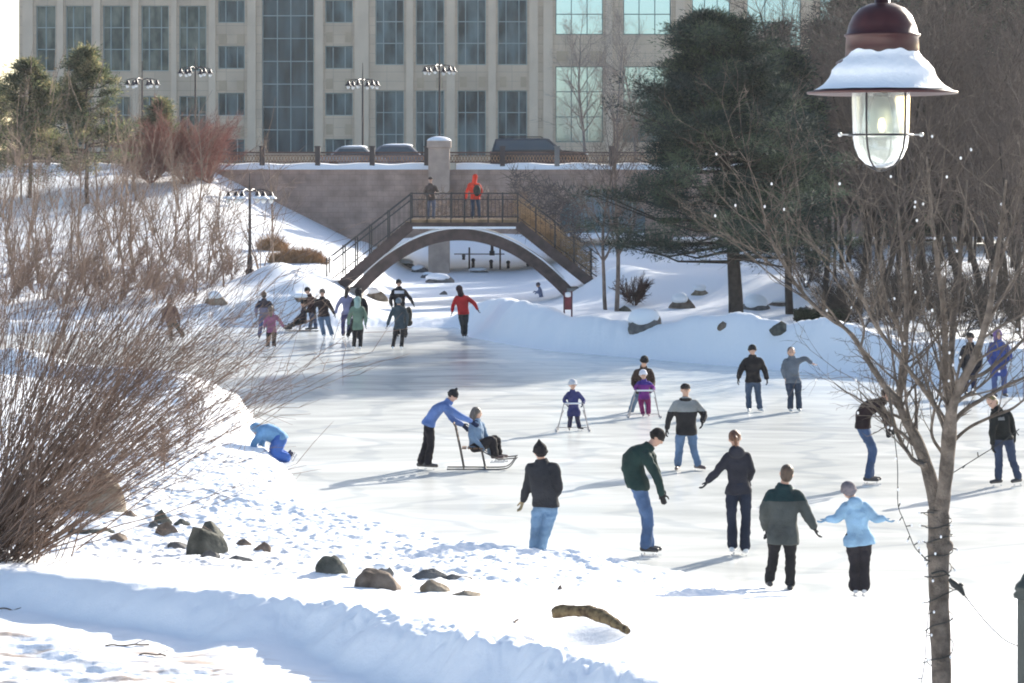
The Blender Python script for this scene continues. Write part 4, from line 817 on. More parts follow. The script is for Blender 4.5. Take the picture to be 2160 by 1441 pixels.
person('small child in grey blue playing on the snow past the footbridge', 652, -80,
 dict(k=1, h=(1135, 601), n=(1138, 607), sl=(1138, 611), sr=(1140, 611), el=(1133, 616), er=(1137, 617), wl=(1129, 615), wr=(1132, 618), pl=(1141, 627), pr=(1143, 627), kl=(1138, 638), kr=(1145, 638), al=(1138, 647), ar=(1146, 647)),
 dict(k=.62, jacket=(.17, .22, .36), trousers=(.10, .10, .15), glove=(.2, .25, .36), hat='beanie', hatcol=(.09, .09, .12), hem=.05, bulk=1.15, look=35, skate=(.05, .05, .06)), d=110)
person('person seen through the bush with a dull red top and grey trousers in mid stride', 722, -20,
 dict(h=(357, 634), n=(358, 646), sl=(348, 652), sr=(370, 652), el=(345, 666), er=(375, 666), wl=(342, 678), wr=(378, 678), pl=(356, 678), pr=(367, 678), kl=(360, 698), kr=(378, 696), al=(361, 714), ar=(386, 706)),
 dict(jacket=(.07, .04, .045), trousers=(.03, .045, .04), glove=BLK, hat='short', hatcol=(.05, .03, .025), hem=.03))
person('child in a light blue jacket and blue snow trousers crawling on hands and knees', 980, -75,
 dict(h=(540, 906), n=(548, 908), sl=(552, 916, -.1), sr=(556, 912, .14), el=(535, 938, -.16), er=(552, 938, .16), wl=(545, 956, -.1), wr=(556, 960, .16), pl=(590, 928, -.08), pr=(590, 926, .1), kl=(578, 957, -.12), kr=(580, 950, .1), al=(604, 966, -.12), ar=(600, 962, .12)),
 dict(k=.84, jacket=(.15, .30, .50), trousers=(.06, .14, .42), glove=(.12, .25, .40), hat='hood', hatcol=(.17, .33, .52), bulk=1.3, depth=.9, hem=.02, sleeve=1.25, leg=1.75, feet=(100, 100), toe=(-60, -60), bow=.06, look=45, base=(P(575, 0, 49.2)[0], 49.2, 0), skate=(.03, .03, .06)), d=49.2)
zdk = CZ - (462 - HOR) * DF / FPX
person('man in a brown jacket and grey jeans standing on the footbridge deck', 0, 15,
 dict(h=(908, 379), n=(908, 390), sl=(899, 396), sr=(919, 396), el=(896, 408), er=(924, 407), wl=(905, 412, -.2), wr=(918, 408, -.25), pl=(904, 420), pr=(915, 420), kl=(904, 439), kr=(915, 439), al=(903, 457), ar=(915, 457)),
 dict(jacket=(.10, .075, .065), trousers=(.12, .14, .2), hat='cap', hatcol=(.04, .03, .03), bulk=1.02, hem=.04, k=.98, skate=(.05, .05, .06)), d=108.1, z0=zdk, group='people on the footbridge')
person('person in a blazing orange red hooded jacket with a dark backpack on the footbridge', 0, 185,
 dict(h=(1002, 374), n=(1000, 386), sl=(990, 391), sr=(1012, 392), el=(985, 405), er=(1015, 404), wl=(983, 418), wr=(1012, 412), pl=(997, 418), pr=(1008, 418), kl=(998, 437), kr=(1010, 437), al=(997, 457), ar=(1011, 456)),
 dict(jacket=(.75, .06, .03), trousers=(.05, .075, .12), glove=BLK, hat='hood', hatcol=(.75, .06, .03), bulk=1.08, hem=.04, k=.98, sleeve=1.1, skate=(.03, .03, .03)), d=108.1, z0=zdk, group='people on the footbridge')
bp = thing('backpack', 'dark backpack with straps worn by the person in orange red', 'backpack', P(1006, 404, 107.85))
mb = MB(); c_ = P(1006, 402, 107.88); mb.ell(c_, (.16, .11, .25)); mb.ell(c_ - [0, .08, .08], (.11, .06, .10)); mb.build('bag', mat('olive_black_nylon', (.025, .03, .02), .7, .3, 8), bp, True)
mb = MB(); mb.tube([c_ + [-.1, .02, .22], c_ + [-.13, .15, .26], c_ + [-.14, .32, .1]], .02, 6); mb.tube([c_ + [.1, .02, .22], c_ + [.13, .15, .26], c_ + [.14, .32, .1]], .02, 6); mb.build('strap', BLK_ if False else mat('black_webbing', (.02, .02, .02), .8), bp)
bg_ = thing('shoulder_bag', 'dark bag hanging at the right side of the child in blue grey', 'bag', P(862, 672, 81.6))
mb = MB(); c_ = P(862, 664, 81.75); mb.ell(c_, (.12, .13, .26)); mb.ell(c_ - [0, .03, .25], (.13, .12, .12)); mb.build('bag', mat('brown_black_bag', (.03, .027, .022), .8, .3, 8, .3, 30), bg_, True)
mb = MB(); mb.tube([c_ + [-.03, .03, .22], P(853, 652, 81.6), P(845, 650, 81.6)], .018, 6); mb.build('strap', mat('black_webbing', (.02, .02, .02), .8), bg_)

# ------------------------------------------------------------------ kick sled, chair sled, walking frames
SLDM = mat('sled_steel', (.07, .06, .055), .4, metal=.3); SLDW = mat('sled_wood', (.16, .09, .05), .6, .3, 6)
def sled(name, label, d, m, flip=1, px0=0, mir=None):
    def q(px, py, dy): x = px if mir is None else mir - px * 1.0; return P(x, py, d + dy)
    ys_ = (-.19, .19); base = P(px0, 0, d); base[2] = 0
    o = thing(name, label, 'kick sled', base)
    def g(x, z, dy): return np.array([base[0] + flip * x * m, d + dy, z * m])
    for y_ in ys_:
        mb = MB(); pts = cat([g(-.62, .012, y_), g(-.1, .012, y_), g(.38, .012, y_), g(.55, .06, y_), g(.66, .20, y_), g(.70, .235, y_)], 5); mb.tube(pts, .011, 6); mb.build('runner', SLDM, o)
        mb = MB(); mb.tube([g(-.30, .0, y_), g(-.38, .42, y_), g(-.46, .80, y_), g(-.49, .86, y_)], .015, 7); mb.tube([g(.10, .0, y_), g(.02, .38, y_)], .015, 7); mb.build('upright', SLDM, o)
        mb = MB(); mb.tube([g(.02, .36, y_), g(.34, .19, y_), g(.68, .22, y_)], .013, 6); mb.build('footrest_bar', SLDM, o)
    mb = MB(); mb.tube([g(-.49, .86, -.24), g(-.49, .86, .24)], .017, 8); mb.build('handlebar', SLDW, o)
    for k in range(4): mb = MB(); x_ = -.34 + k * .105; mb.box(*sorted((g(x_, 0, 0)[0], g(x_ + .085, 0, 0)[0])), d - .21, d + .21, .385 * m, .405 * m); mb.build('seat_slat', SLDW, o)
    for z_ in (.55, .66, .77): mb = MB(); a_ = g(-.42 - (z_ - .6) * .22, z_, 0); mb.box(a_[0] - .012, a_[0] + .012, d - .2, d + .2, z_ * m - .03, z_ * m + .03); mb.build('back_slat', SLDW, o)
    mb = MB(); mb.tube([g(.42, .2, -.19), g(.42, .2, .19)], .012, 6); mb.tube([g(.1, .02, -.19), g(.1, .02, .19)], .010, 6); mb.build('cross_bar', SLDM, o)
sled('kick_sled', 'metal kick sled with long curled runners carrying the seated person in pale blue', 47.9, 1.0, 1, 1013)
sled('kick_sled', 'dark chair sled under the person in black by the far snow bank', 91.5, .95, -1, 637)
def frame(label, d, pxc, pyb, wpx, bar_py, hpx):
    base = P(pxc, pyb, d); base[2] = 0; o = thing('walking_frame', label, 'skating aid', base, 'walking frames held by small children'); WH = mat('white_tube', (.75, .75, .76), .4); GM = mat('grey_tube', (.35, .33, .33), .45)
    zb = CZ - (bar_py - HOR) * d / FPX; w_ = wpx * d / FPX / 2; h_ = hpx * d / FPX / 2
    mb = MB(); mb.tube([base + [-h_, -.25, zb], base + [h_, -.25, zb]], .018, 8); mb.build('handlebar', WH, o)
    for s_ in (-1, 1):
        mb = MB(); mb.tube(cat([base + [s_ * h_, -.25, zb], base + [s_ * (h_ + .04), -.22, zb - .05], base + [s_ * w_ * .92, 0, .012]], 5), .013, 7); mb.tube([base + [s_ * h_ * 1.2, -.2, zb * .75], base + [s_ * w_ * .96, .32, .012]], .011, 6); mb.build('leg', GM, o)
        mb = MB(); mb.tube([base + [s_ * w_, -.40, .05], base + [s_ * w_, -.34, .012], base + [s_ * w_, .40, .012]], .012, 6); mb.build('runner', GM, o)
    mb = MB(); mb.tube([base + [-w_, .36, .03], base + [w_, .36, .03]], .011, 6); mb.build('cross_bar', GM, o)
frame('white walking frame gripped by the small child in dark blue', 55.2, 1209, 908, 70, 849, 34)
frame('white walking frame gripped by the child in magenta', 58.4, 1359, 879, 68, 822, 34)
flush()
# ------------------------------------------------------------------ rocks
def rock_mat(name, c1, c2): return mat(name, c1, .9, 0, 5, .8, 22, .3, col2=c2)
RK = [rock_mat('green_grey_stone', (.055, .058, .05), (.13, .13, .11)), rock_mat('brown_stone', (.10, .075, .058), (.22, .175, .14)), rock_mat('tan_stone', (.17, .13, .085), (.28, .24, .19)), rock_mat('grey_stone', (.09, .09, .09), (.17, .165, .16))]
def rock(label, px, py, wpx, hpx, mi=0, cap=0, dep=.8, bury=.25, d=None, tilt=0, group='stones along the bank'):
    """(px,py) = middle of its foot on the snow"""
    p = GP(px, py); d = p[1]
    s_ = d / FPX; w_, h_ = wpx * s_ / 2, hpx * s_; seed = int(px * 3 + py); r_ = np.random.default_rng(seed)
    mb = MB(); mb.ell((0, 0, 0), (1, 1, 1), None, 64, 40); V = mb.v[0] if False else np.concatenate(mb.v)
    f_ = 1 + snoise3(V, 1.9, seed) * .42 + snoise3(V, 5.0, seed + 1) * .12
    q = V * f_[:, None]
    for _ in range(7):      # flattened facets
        n_ = r_.normal(size=3); n_[2] = abs(n_[2]) * .8; n_ = nrm(n_); t_ = r_.uniform(.62, .95); dd = q @ n_ - t_; q = q - n_ * np.clip(dd, 0, None)[:, None] * .82
    q = q + V * (snoise3(V, 14, seed + 2) * .03 + snoise3(V, 34, seed + 3) * .016)[:, None]
    zt = h_ / (1 - bury) ; t0 = np.clip(q[:, 2], 0, 1)[:, None]; q = q * [w_ * 1.04, w_ * dep, h_ * 1.0]; q[:, :2] *= (1 - .52 * t0 ** 1.2); q[:, 0] += t0[:, 0] * w_ * r_.uniform(-.30, .22)
    if tilt: q[:, 2] += q[:, 0] * tilt
    zc = p[2] + h_ - q[:, 2].max(); q[:, 2] += zc
    q[:, 0] += p[0]; q[:, 1] += p[1] + w_ * dep * .5
    mb.v = [q]; base = (p[0], p[1] + w_ * dep * .5, p[2])
    if cap:
        o = thing('boulder', label, 'rock', base, group); mb.build('stone', RK[mi], o, True)
        m2 = MB(); m2.ell((0, 0, 0), (1, 1, 1), None, 32, 20); W = np.concatenate(m2.v); W = W * (1 + snoise3(W, 2.4, seed + 8) * .16)[:, None]; k_ = .55 + .42 * cap
        W = W * [w_ * k_, w_ * dep * k_, h_ * (.30 + .35 * cap)] + [base[0] - w_ * .10, base[1] + .02, p[2] + h_ * (.98 - .30 * cap) - h_ * .22]; m2.v = [W]; m2.build('snow_cap', SNOW, o, True)
    else: o = mb.build('boulder', RK[mi], None, True, base); tag(o, label, 'rock', group)
    return o
rock('largest greenish stone of the heap left of the middle foreground', 433, 1172, 98, 58, 0, d=None)
rock('flat topped stone leaning behind the largest greenish stone', 446, 1134, 60, 32, 0)
rock('rounded dark stone on top of the heap', 340, 1104, 40, 28, 0)
rock('brown stone directly below the rounded dark stone', 352, 1132, 52, 26, 1)
rock('small dark stone at the left end of the heap', 322, 1115, 26, 13, 3)
rock('low greenish stone between the two taller stones of the heap', 384, 1110, 34, 12, 0)
rock('thin dark slab lying at the foot of the largest greenish stone', 500, 1186, 58, 12, 3)
rock('small grey stone right in front of the largest greenish stone', 442, 1176, 44, 14, 3)
rock('flat grey stone half under the snow below the brown one', 374, 1160, 46, 11, 3)
rock('small low stone alone to the right of the heap', 516, 1150, 34, 11, 1)
rock('small round stone next on the right past the lone one', 553, 1165, 36, 14, 1)
rock('dark low ledge stone below the bush with snow on top', 190, 1128, 92, 22, 0, .4)
rock('small brown ledge stone at the end of the dark ledge', 250, 1142, 44, 12, 1)
rock('big tan boulder behind the bush branches', 212, 1086, 128, 92, 2)
rock('tan boulder at the left of the big one, hidden by branches', 145, 1078, 70, 50, 2)
rock('small stone just right of the big tan boulder', 275, 1090, 34, 12, 1)
rock('pointed greenish brown stone at the left of the middle pair', 706, 1220, 76, 34, 0, tilt=-.05)
rock('larger brown stone beside the pointed greenish one', 790, 1242, 106, 40, 1, tilt=-.15)
rock('small grey stone with snow behind the larger brown stone', 806, 1213, 44, 20, 3, .5)
rock('grey stone higher up, right of the middle pair', 902, 1221, 66, 18, 3)
rock('thin dark stone edge right of the grey stone', 966, 1227, 58, 9, 3)
rock('rounded grey brown stone below the grey stone', 920, 1252, 72, 24, 2)
rock('flat low stone right of the rounded grey brown one', 984, 1259, 62, 9, 2)
rock('tiny dark stone lying alone on the open snow', 1181, 1248, 12, 9, 1)
rock('brown boulder with a snowy top between the birch and the pine', 1437, 652, 52, 30, 1, .35, d=97)
rock('tan boulder high on the bank left of the pine trunk', 1478, 623, 44, 22, 2, .25, d=101)
rock('snow covered boulder on the point of the bank', 1362, 697, 78, 38, 3, .8, d=84)
rock('small dark stone under the left bank behind the birch', 1318, 657, 30, 12, 0, d=96)
rock('low stone left of the pine trunk foot', 1528, 690, 30, 12, 1, d=84.5)
rock('olive stone behind the snow hump right of the pine', 1652, 705, 52, 17, 0, d=80)
rock('snow covered mound stone right of the pine trunk', 1598, 655, 54, 30, 3, .85, d=95)
rock('pair of dark stones in the snow right of the mound', 1650, 646, 50, 12, 1, .4, d=98)
rock('dark brown boulder beside the low green hedge', 1762, 664, 62, 40, 1, d=92)
rock('grey stone with snow below the road bridge pier', 925, 597, 60, 18, 3, .7, d=132)
rock('tan stone at the left foot of the footbridge', 790, 632, 44, 24, 2, .2, d=103)
rock('small grey stone poking out of the sunlit channel snow', 936, 622, 18, 8, 3, d=112)
rock('dark stone beside the tall snow mound', 640, 640, 70, 16, 0, .3, d=97)
rock('brown snow topped block on the left shore behind the bush tips', 455, 645, 50, 26, 2, .3, d=98)
for i, (px, py, w_, h_) in enumerate([(858, 562, 40, 14), (884, 575, 36, 14), (905, 587, 30, 12), (1010, 575, 50, 9), (1330, 625, 30, 8), (1700, 655, 26, 9)]):
    rock(['snowy block at the top of the rubble under the bridge', 'middle snowy block of the rubble under the bridge', 'lowest snowy block of the rubble left of the pier', 'flat stone at the row of bollards', 'small stone just below the birch trunks', 'small dark stone left of the hedge'][i], px, py, w_, h_, 3, .6, d=[140, 138, 135, 146, 98, 96][i])

# curved log half buried in the open snow
BARKL = mat('mossy_bark', (.07, .045, .028), .95, 0, 14, 1.0, 45, .2, col2=(.22, .165, .09))
def LP(px, py, z): d = (CZ - z) * FPX / (py - HOR); return np.array([(px - 1080) * d / FPX, d, z])
zg = G(1.2, 23.4) + .045
pts = cat([LP(1166, 1294, zg + .02), LP(1205, 1287, zg + .06), LP(1250, 1292, zg + .06), LP(1285, 1308, zg + .03), LP(1324, 1331, zg - .02)], 8)
mb = MB(); rr_ = np.interp(np.linspace(0, 1, len(pts)), [0, .05, .3, .6, .85, 1], [.045, .064, .052, .066, .044, .030]); mb.tube(pts, rr_, 18)
V = np.concatenate(mb.v); V = V + nrm(np.array([0, 0, 1])) * (snoise3(V, 22, 4) * .018)[:, None] + (snoise3(V, 60, 6) * .009)[:, None] * [1, 1, 1]; mb.v = [V]
tag(mb.build('log', BARKL, None, True, tuple(pts[0])), 'curved brown log lying half buried in a hollow of the open snow', 'log')

STK = mat('dead_stick', (.12, .08, .055), .9, .3, 10, .6, 50)
for i, (px, py, L_, a_) in enumerate([(268, 1372, .42, .1), (322, 1384, .26, -.15), (28, 1286, .30, .2), (1088, 1322, .12, 1.2)]):
    q = GP(px, py); r_ = np.random.default_rng(900 + i); pts = [q + [t_ * L_ * math.cos(a_), t_ * L_ * math.sin(a_) + r_.normal(0, .012), .012 + r_.normal(0, .006)] for t_ in np.linspace(-.5, .5, 7)]; mb = MB(); mb.tube(cat(pts, 4), .008, 6); mb.tube([pts[4], pts[4] + np.array([.05, .05, .02]), pts[4] + np.array([.09, .12, .02])], .004, 5)
    tag(mb.build('stick', STK, None, True, tuple(q)), ['long brown dead stick lying on the trodden path', 'shorter dead stick on the trodden path right of the long one', 'dead stick at the left edge below the shaded bank', 'tiny stick poking from the smooth snow above the shaded bank'][i], 'stick')
# red sign stand, bollards and timber barrier under the bridge, low hedge, fence in the far snow
def box_thing(name, label, cat_, px0, px1, py0, py1, d, dep, m, group=None): pass
d = 94; SR = mat('faded_red_board', (.20, .04, .05), .7, .2, 5)
o = thing('sign_stand', 'small faded red board stand with snow on top at the tip of the bank', 'sign', P(1198, 664, d))
mb = MB(); a, c = P(1189, 662, d), P(1207, 622, d); mb.box(a[0], c[0], d - .03, d + .03, a[2] + .15, c[2]); mb.build('board', SR, o)
for px in (1190, 1206): mb = MB(); q = P(px, 668, d); q2 = P(px, 614, d); mb.box(q[0] - .03, q[0] + .03, d - .075, d - .033, q[2], q2[2]); mb.build('post', mat('dark_red_post', (.09, .03, .04), .7), o)
mb = MB(); q = P(1198, 622, d); mb.ell((q[0], d, q[2] + .0), (.16, .08, .10)); mb.build('snow_cap', SNOW, o, True)
BOL = mat('dark_bollard', (.02, .025, .04), .6)
for i, (px, pt, pb) in enumerate([(998, 545, 572), (1036, 548, 574), (1072, 550, 575), (1114, 554, 577), (978, 537, 556), (1038, 515, 532)]):
    d = 148 if i < 4 else 155; q = P(px, pb, d); h_ = (pb - pt) * d / FPX; bo_ = thing('bollard', ['dark bollard nearest the pier in the row beneath the bridge', 'second dark bollard from the pier in the row beneath the bridge', 'third dark bollard from the pier in the row beneath the bridge', 'dark bollard farthest from the pier in the row', 'dark bollard behind the timber barrier rail close to the pier', 'dark bollard standing above the barrier rail, farthest back'][i], 'bollard', q, 'dark bollards under the bridge')
    mb = MB(); mb.lathe(q - [0, 0, .2], [(.001, 0), (.16, 0), (.16, .2 + h_ * .12), (.10, .2 + h_ * .2), (.09, .2 + h_ * .8)], 12); mb.build('post', BOL, bo_, True)
    mb = MB(); mb.ell(q + [0, 0, h_ * .86], (.12, .12, h_ * .16)); mb.build('cap', BOL, bo_, True)
d = 146.5; TB = mat('brown_timber_post', (.07, .045, .04), .8, .2, 4)
o = thing('barrier', 'brown timber barrier of tall posts and a single rail seen through the arch', 'barrier', P(1010, 590, d))
for px, pt, pb in ((990, 522, 590), (1055, 520, 585), (1126, 535, 590)): mb = MB(); q = P(px, pb, d); q2 = P(px, pt, d); mb.box(q[0] - .05, q[0] + .05, d - .07, d + .07, q[2] - .3, q2[2]); mb.build('post', TB, o)
mb = MB(); q = P(958, 536, d); q2 = P(1064, 536, d); mb.box(q[0], q2[0], d - .12, d - .073, q[2] - .03, q[2] + .03); mb.build('rail', TB, o)
HG = mat('hedge_leaf', (.03, .045, .02), .8, .4, 5)
d = 88; q0, q1 = P(1676, 672, d), P(1790, 655, d); r_ = np.random.default_rng(5); nL = 9000
c_ = np.stack([r_.uniform(q0[0], q1[0], nL), d + r_.uniform(-.35, .35, nL), r_.uniform(q0[2] - .05, q1[2], nL) + r_.normal(0, .03, nL)], 1)
def leaves(mb, c_, s_, r_, asp=.45, mi=None, nm=None):
    n_ = len(c_); a = r_.normal(size=(n_, 3)); a /= np.linalg.norm(a, axis=1, keepdims=True); b_ = np.cross(a, r_.normal(size=(n_, 3))); b_ /= np.linalg.norm(b_, axis=1, keepdims=True)
    s_ = np.broadcast_to(s_, (n_,))[:, None]; V = np.stack([c_ - a * s_, c_ + b_ * s_ * asp, c_ + a * s_], 1).reshape(-1, 3); F = np.arange(3 * n_).reshape(-1, 3)
    if mi is None: mb.add(V, F)
    else:
        for k in range(int(mi.max()) + 1):
            sel = np.where(mi == k)[0]
            if len(sel): mb.add(np.stack([V[sel * 3], V[sel * 3 + 1], V[sel * 3 + 2]], 1).reshape(-1, 3), np.arange(3 * len(sel)).reshape(-1, 3), k)
mb = MB(); leaves(mb, c_, .07, r_); tag(mb.build('hedge', HG, None, False, tuple(q0)), 'low clipped dark green hedge on the sunlit bank right of the pine', 'hedge')

# ------------------------------------------------------------------ woody plants
def grow(segs, p, dv, L, r, lev, prm, r_):
    """branches as lists of (a, b, ra, rb, level)"""
    n_ = prm['n'][lev]; step = L / n_; pts = [p]; d_ = dv
    for i in range(n_):
        d_ = nrm(d_ + r_.normal(size=3) * prm['wob'][lev] + np.array([0, 0, prm['up'][lev]])); q = p + d_ * step
        ra = r * (1 - i / n_ * (1 - prm['tap'])); rb = r * (1 - (i + 1) / n_ * (1 - prm['tap'])); segs.append((p, q, ra, rb, lev)); p = q; pts.append(q)
        if lev + 1 < len(prm['n']) and (i + 1) / n_ > prm['bare'][lev]:
            kk = prm['kids'][lev]; kk = int(kk) + (r_.random() < kk - int(kk))
            for _ in range(kk):
                ang = R(r_.normal(prm['ang'][lev], 9)); ax = nrm(np.cross(d_, r_.normal(size=3))); nd = nrm(d_ * math.cos(ang) + ax * math.sin(ang))
                grow(segs, q, nd, L * prm['len'][lev] * r_.uniform(.6, 1.25) * (1 - .35 * (i / n_)), max(rb * prm['rad'][lev], prm['rmin']), lev + 1, prm, r_)
def seg_build(name, segs, m, parent, sides=(7, 5, 3, 3, 3), lo=0, hi=9):
    mb = MB()
    for lv in range(6):
        S_ = [q for q in segs if q[4] == lv and lo <= lv <= hi]
        if S_: mb.segs([q[0] for q in S_], [q[1] for q in S_], np.array([q[2] for q in S_]), np.array([q[3] for q in S_]), sides[min(lv, 4)])
    return mb.build(name, m, parent, True)
BK_G = mat('grey_brown_bark', (.115, .095, .08), .9, .25, 8, .6, 30, .2); BK_D = mat('dark_bark', (.045, .038, .034), .95, .3, 5, .6, 20, .2); BK_R = mat('red_twigs', (.24, .10, .075), .85, .2, 3); BK_T = mat('tan_twigs', (.21, .145, .105), .85, .3, 3); BK_N = mat('near_bark', (.145, .12, .10), .92, .35, 14, .9, 70, .2); BK_B = mat('bush_twigs', (.165, .112, .085), .8, .35, 6); BK_F = mat('far_twigs', (.085, .066, .057), .9, .3, 2)
def bare_tree(label, loc, h, r0, seed, prm, m=BK_F, name='bare_tree', group=None, stems=1, spread=.2, mt=None, kind='tree'):
    r_ = np.random.default_rng(seed); o = thing(name, label, kind, loc, group); segs = []
    for k in range(stems):
        a = r_.uniform(0, 6.28); dv = nrm(np.array([math.cos(a) * spread, math.sin(a) * spread, 1.])) if stems > 1 or spread > .3 else np.array([r_.normal(0, .04), r_.normal(0, .04), 1.])
        grow(segs, np.array(loc, float) + np.array([math.cos(a), math.sin(a), 0]) * r0 * (stems > 1) * r_.uniform(.5, 2.5), nrm(dv), h * r_.uniform(.8, 1), r0 * r_.uniform(.7, 1), 0, prm, r_)
    seg_build('trunk', segs, mt or m, o, lo=0, hi=0); seg_build('branches', segs, m, o, lo=1); return o
PT = dict(n=[10, 6, 5, 3], wob=[.05, .12, .16, .2], up=[.03, .08, .06, .03], tap=.25, bare=[.22, .2, .15, 0], kids=[3, 2.0, 1.6, 0], ang=[42, 38, 38, 30], len=[.42, .50, .5, .5], rad=[.5, .55, .6, .6], rmin=.006)
PB = dict(n=[9, 6, 4], wob=[.07, .12, .16], up=[.06, .08, .04], tap=.2, bare=[.15, .2, .0], kids=[2, 1.6, 0], ang=[32, 30, 30], len=[.42, .5, .5], rad=[.55, .6, .6], rmin=.005)
# thicket on the right bank: four built trees, the rest copied
protos = [bare_tree('', (0, 0, 0), h, r, 100 + i, PT, BK_F, 'bare_tree', 'bare trees crowding the far right bank', mt=BK_D) for i, (h, r) in enumerate([(9.5, .14), (8.5, .11), (11, .16), (9, .10)])]
spots = [(1740, 98), (1775, 110), (1812, 96), (1836, 118), (1868, 100), (1895, 109), (1925, 94), (1950, 120), (1978, 101), (2005, 112), (2032, 96), (2058, 106), (2085, 121), (2108, 98), (2135, 110), (2158, 95), (1795, 126), (1852, 128), (1912, 130), (1968, 129), (2025, 130), (2080, 131), (2130, 128), (2185, 104), (1720, 122), (2210, 118), (2240, 98), (1886, 88), (2070, 86), (2148, 84),
 (1708, 112), (1762, 103), (1790, 116), (1822, 105), (1850, 93), (1880, 115), (1908, 101), (1938, 108), (1962, 97), (1990, 118), (2018, 103), (2045, 115), (2072, 99), (2098, 109), (2122, 103), (2150, 117), (2172, 92), (2200, 110)]
rows = {}
for px, d in sorted(spots): rows.setdefault('front' if d < 101 else ('middle' if d < 114 else 'back'), []).append((px, d))
for i, (px, d) in enumerate(spots):
    x = (px - 1080) * d / FPX; pr = protos[i % 4]; z = G(x, d) - .1; row = 'front' if d < 101 else ('middle' if d < 114 else 'back')
    if i < 4: o = pr; o.location = (x, d, z)
    else: o = copy_tree(pr, (x, d, z), random.uniform(0, 6.28), random.uniform(.85, 1.2))
    o['label'] = '%s bare tree from the left in the %s row of the right bank thicket' % (ORD[rows[row].index((px, d))], row)
# bare saplings and shrubs on the left hill
r_ = np.random.default_rng(3)
tl = [bare_tree('', (0, 0, 0), h, r, 200 + i, PB, BK_T, 'sapling', 'bare saplings on the snowy hill', stems=st, spread=sp, mt=BK_T) for i, (h, r, st, sp) in enumerate([(4.6, .05, 2, .12), (3.6, .035, 4, .3), (5.4, .06, 1, .1)])]
sap = [(35, 600, 100), (95, 612, 97), (150, 560, 108), (182, 598, 99), (240, 520, 118), (262, 610, 98), (310, 590, 101), (350, 555, 110), (398, 560, 108), (412, 610, 98), (452, 540, 113), (472, 595, 101), (381, 470, 126), (550, 585, 105), (575, 580, 107), (10, 520, 118), (120, 480, 125), (205, 460, 130), (290, 450, 131), (330, 500, 121), (60, 540, 113), (225, 575, 104),
 (20, 570, 106), (70, 500, 121), (110, 560, 111), (135, 600, 96), (165, 500, 116), (200, 560, 103), (215, 600, 95), (255, 480, 127), (285, 560, 106), (300, 500, 115), (330, 600, 96), (365, 530, 117), (375, 600, 99), (420, 500, 120), (435, 570, 104), (490, 560, 108), (45, 460, 130), (85, 590, 103), (0, 480, 126), (250, 540, 112)]
rows = {}
rown = lambda d: 'lowest' if d < 102 else ('lower middle' if d < 110 else ('upper middle' if d < 119 else 'topmost'))
for q in sorted(sap): rows.setdefault(rown(q[2]), []).append(q)
for i, (px, py, d) in enumerate(sap):
    x = (px - 1080) * d / FPX; z = G(x, d) - .05; pr = tl[i % 3]
    if i < 3: o = pr; o.location = (x, d, z)
    else: o = copy_tree(pr, (x, d, z), random.uniform(0, 6.28), random.uniform(.75, 1.2))
    o['label'] = '%s bare sapling from the left in the %s row on the snowy hillside' % (ORD[rows[rown(d)].index((px, py, d))], rown(d))
PS = dict(n=[5, 5, 3], wob=[.10, .14, .18], up=[.02, .03, .02], tap=.3, bare=[.05, .1, 0], kids=[2.4, 2, 0], ang=[30, 28, 28], len=[.5, .5, .5], rad=[.6, .6, .6], rmin=.007)
sb0 = bare_tree('', (0, 0, 0), 1.7, .016, 350, PS, mat('brown_scrub_twigs', (.19, .115, .08), .9, .3, 3), 'shrub', 'brown shrubs along the foot of the left hill', 12, .65, kind='shrub')
for i, (px, d) in enumerate([(15, 96), (75, 99), (130, 95.5), (190, 98), (245, 96), (300, 99), (345, 97), (395, 98.5), (440, 101), (490, 103), (165, 104), (60, 107), (280, 108), (385, 110)]):
    x = (px - 1080) * d / FPX; z = G(x, d) - .05
    if i == 0: o = sb0; o.location = (x, d, z)
    else: o = copy_tree(sb0, (x, d, z), random.uniform(0, 6.28), random.uniform(.55, .9))
    o['label'] = ('%s brown shrub from the left in the row at the foot of the hill' % ORD[i]) if i < 10 else ['brown shrub higher up the left hill under the tallest olive pine', 'brown shrub higher up the hill near the left edge', 'brown shrub higher up the hill below the leftmost lamp post', 'brown shrub highest up the hill below the red twigged shrubs'][i - 10]
dsb = bare_tree('', (0, 0, 0), 1.9, .016, 351, PS, mat('dark_brush_twigs', (.05, .04, .034), .9, .3, 3), 'shrub', 'low dark brush under the right bank thicket', 14, .6, kind='shrub')
DBR = sorted([(1700, 101), (1742, 94), (1785, 90), (1822, 86), (1858, 98), (1890, 84), (1925, 90), (1960, 83.5), (1998, 92), (2030, 81), (2064, 90), (2095, 82), (2130, 91), (2160, 80), (1840, 104), (1945, 103), (2050, 101), (2145, 101)])
for i, (px, d) in enumerate(DBR):
    x = (px - 1080) * d / FPX; z = G(x, d) - .05
    if i == 0: o = dsb; o.location = (x, d, z)
    else: o = copy_tree(dsb, (x, d, z), random.uniform(0, 6.28), random.uniform(.6, 1.05))
    o['label'] = '%s low dark brush bush from the left under the right bank thicket' % ORD[i]
# red twigged shrubs at the top of the hill
PR = dict(n=[6, 5, 4], wob=[.08, .12, .16], up=[.03, .04, .02], tap=.3, bare=[.05, .1, 0], kids=[2.4, 2, 0], ang=[26, 26, 26], len=[.5, .5, .5], rad=[.6, .6, .6], rmin=.010)
for i, (px, d, h, st) in enumerate([(318, 137, 3.2, 30), (392, 136.5, 3.6, 36), (440, 138, 2.8, 22)]):
    x = (px - 1080) * d / FPX; bare_tree(['reddish twigged shrub at the left of the clump below the lamp posts', 'largest red twigged shrub on the hill top', 'small red twigged shrub at the start of the railing'][i], (x, d, G(x, d) - .1), h, .035, 300 + i, PR, BK_R, 'shrub', 'red twigged shrubs', st, .85, kind='shrub')
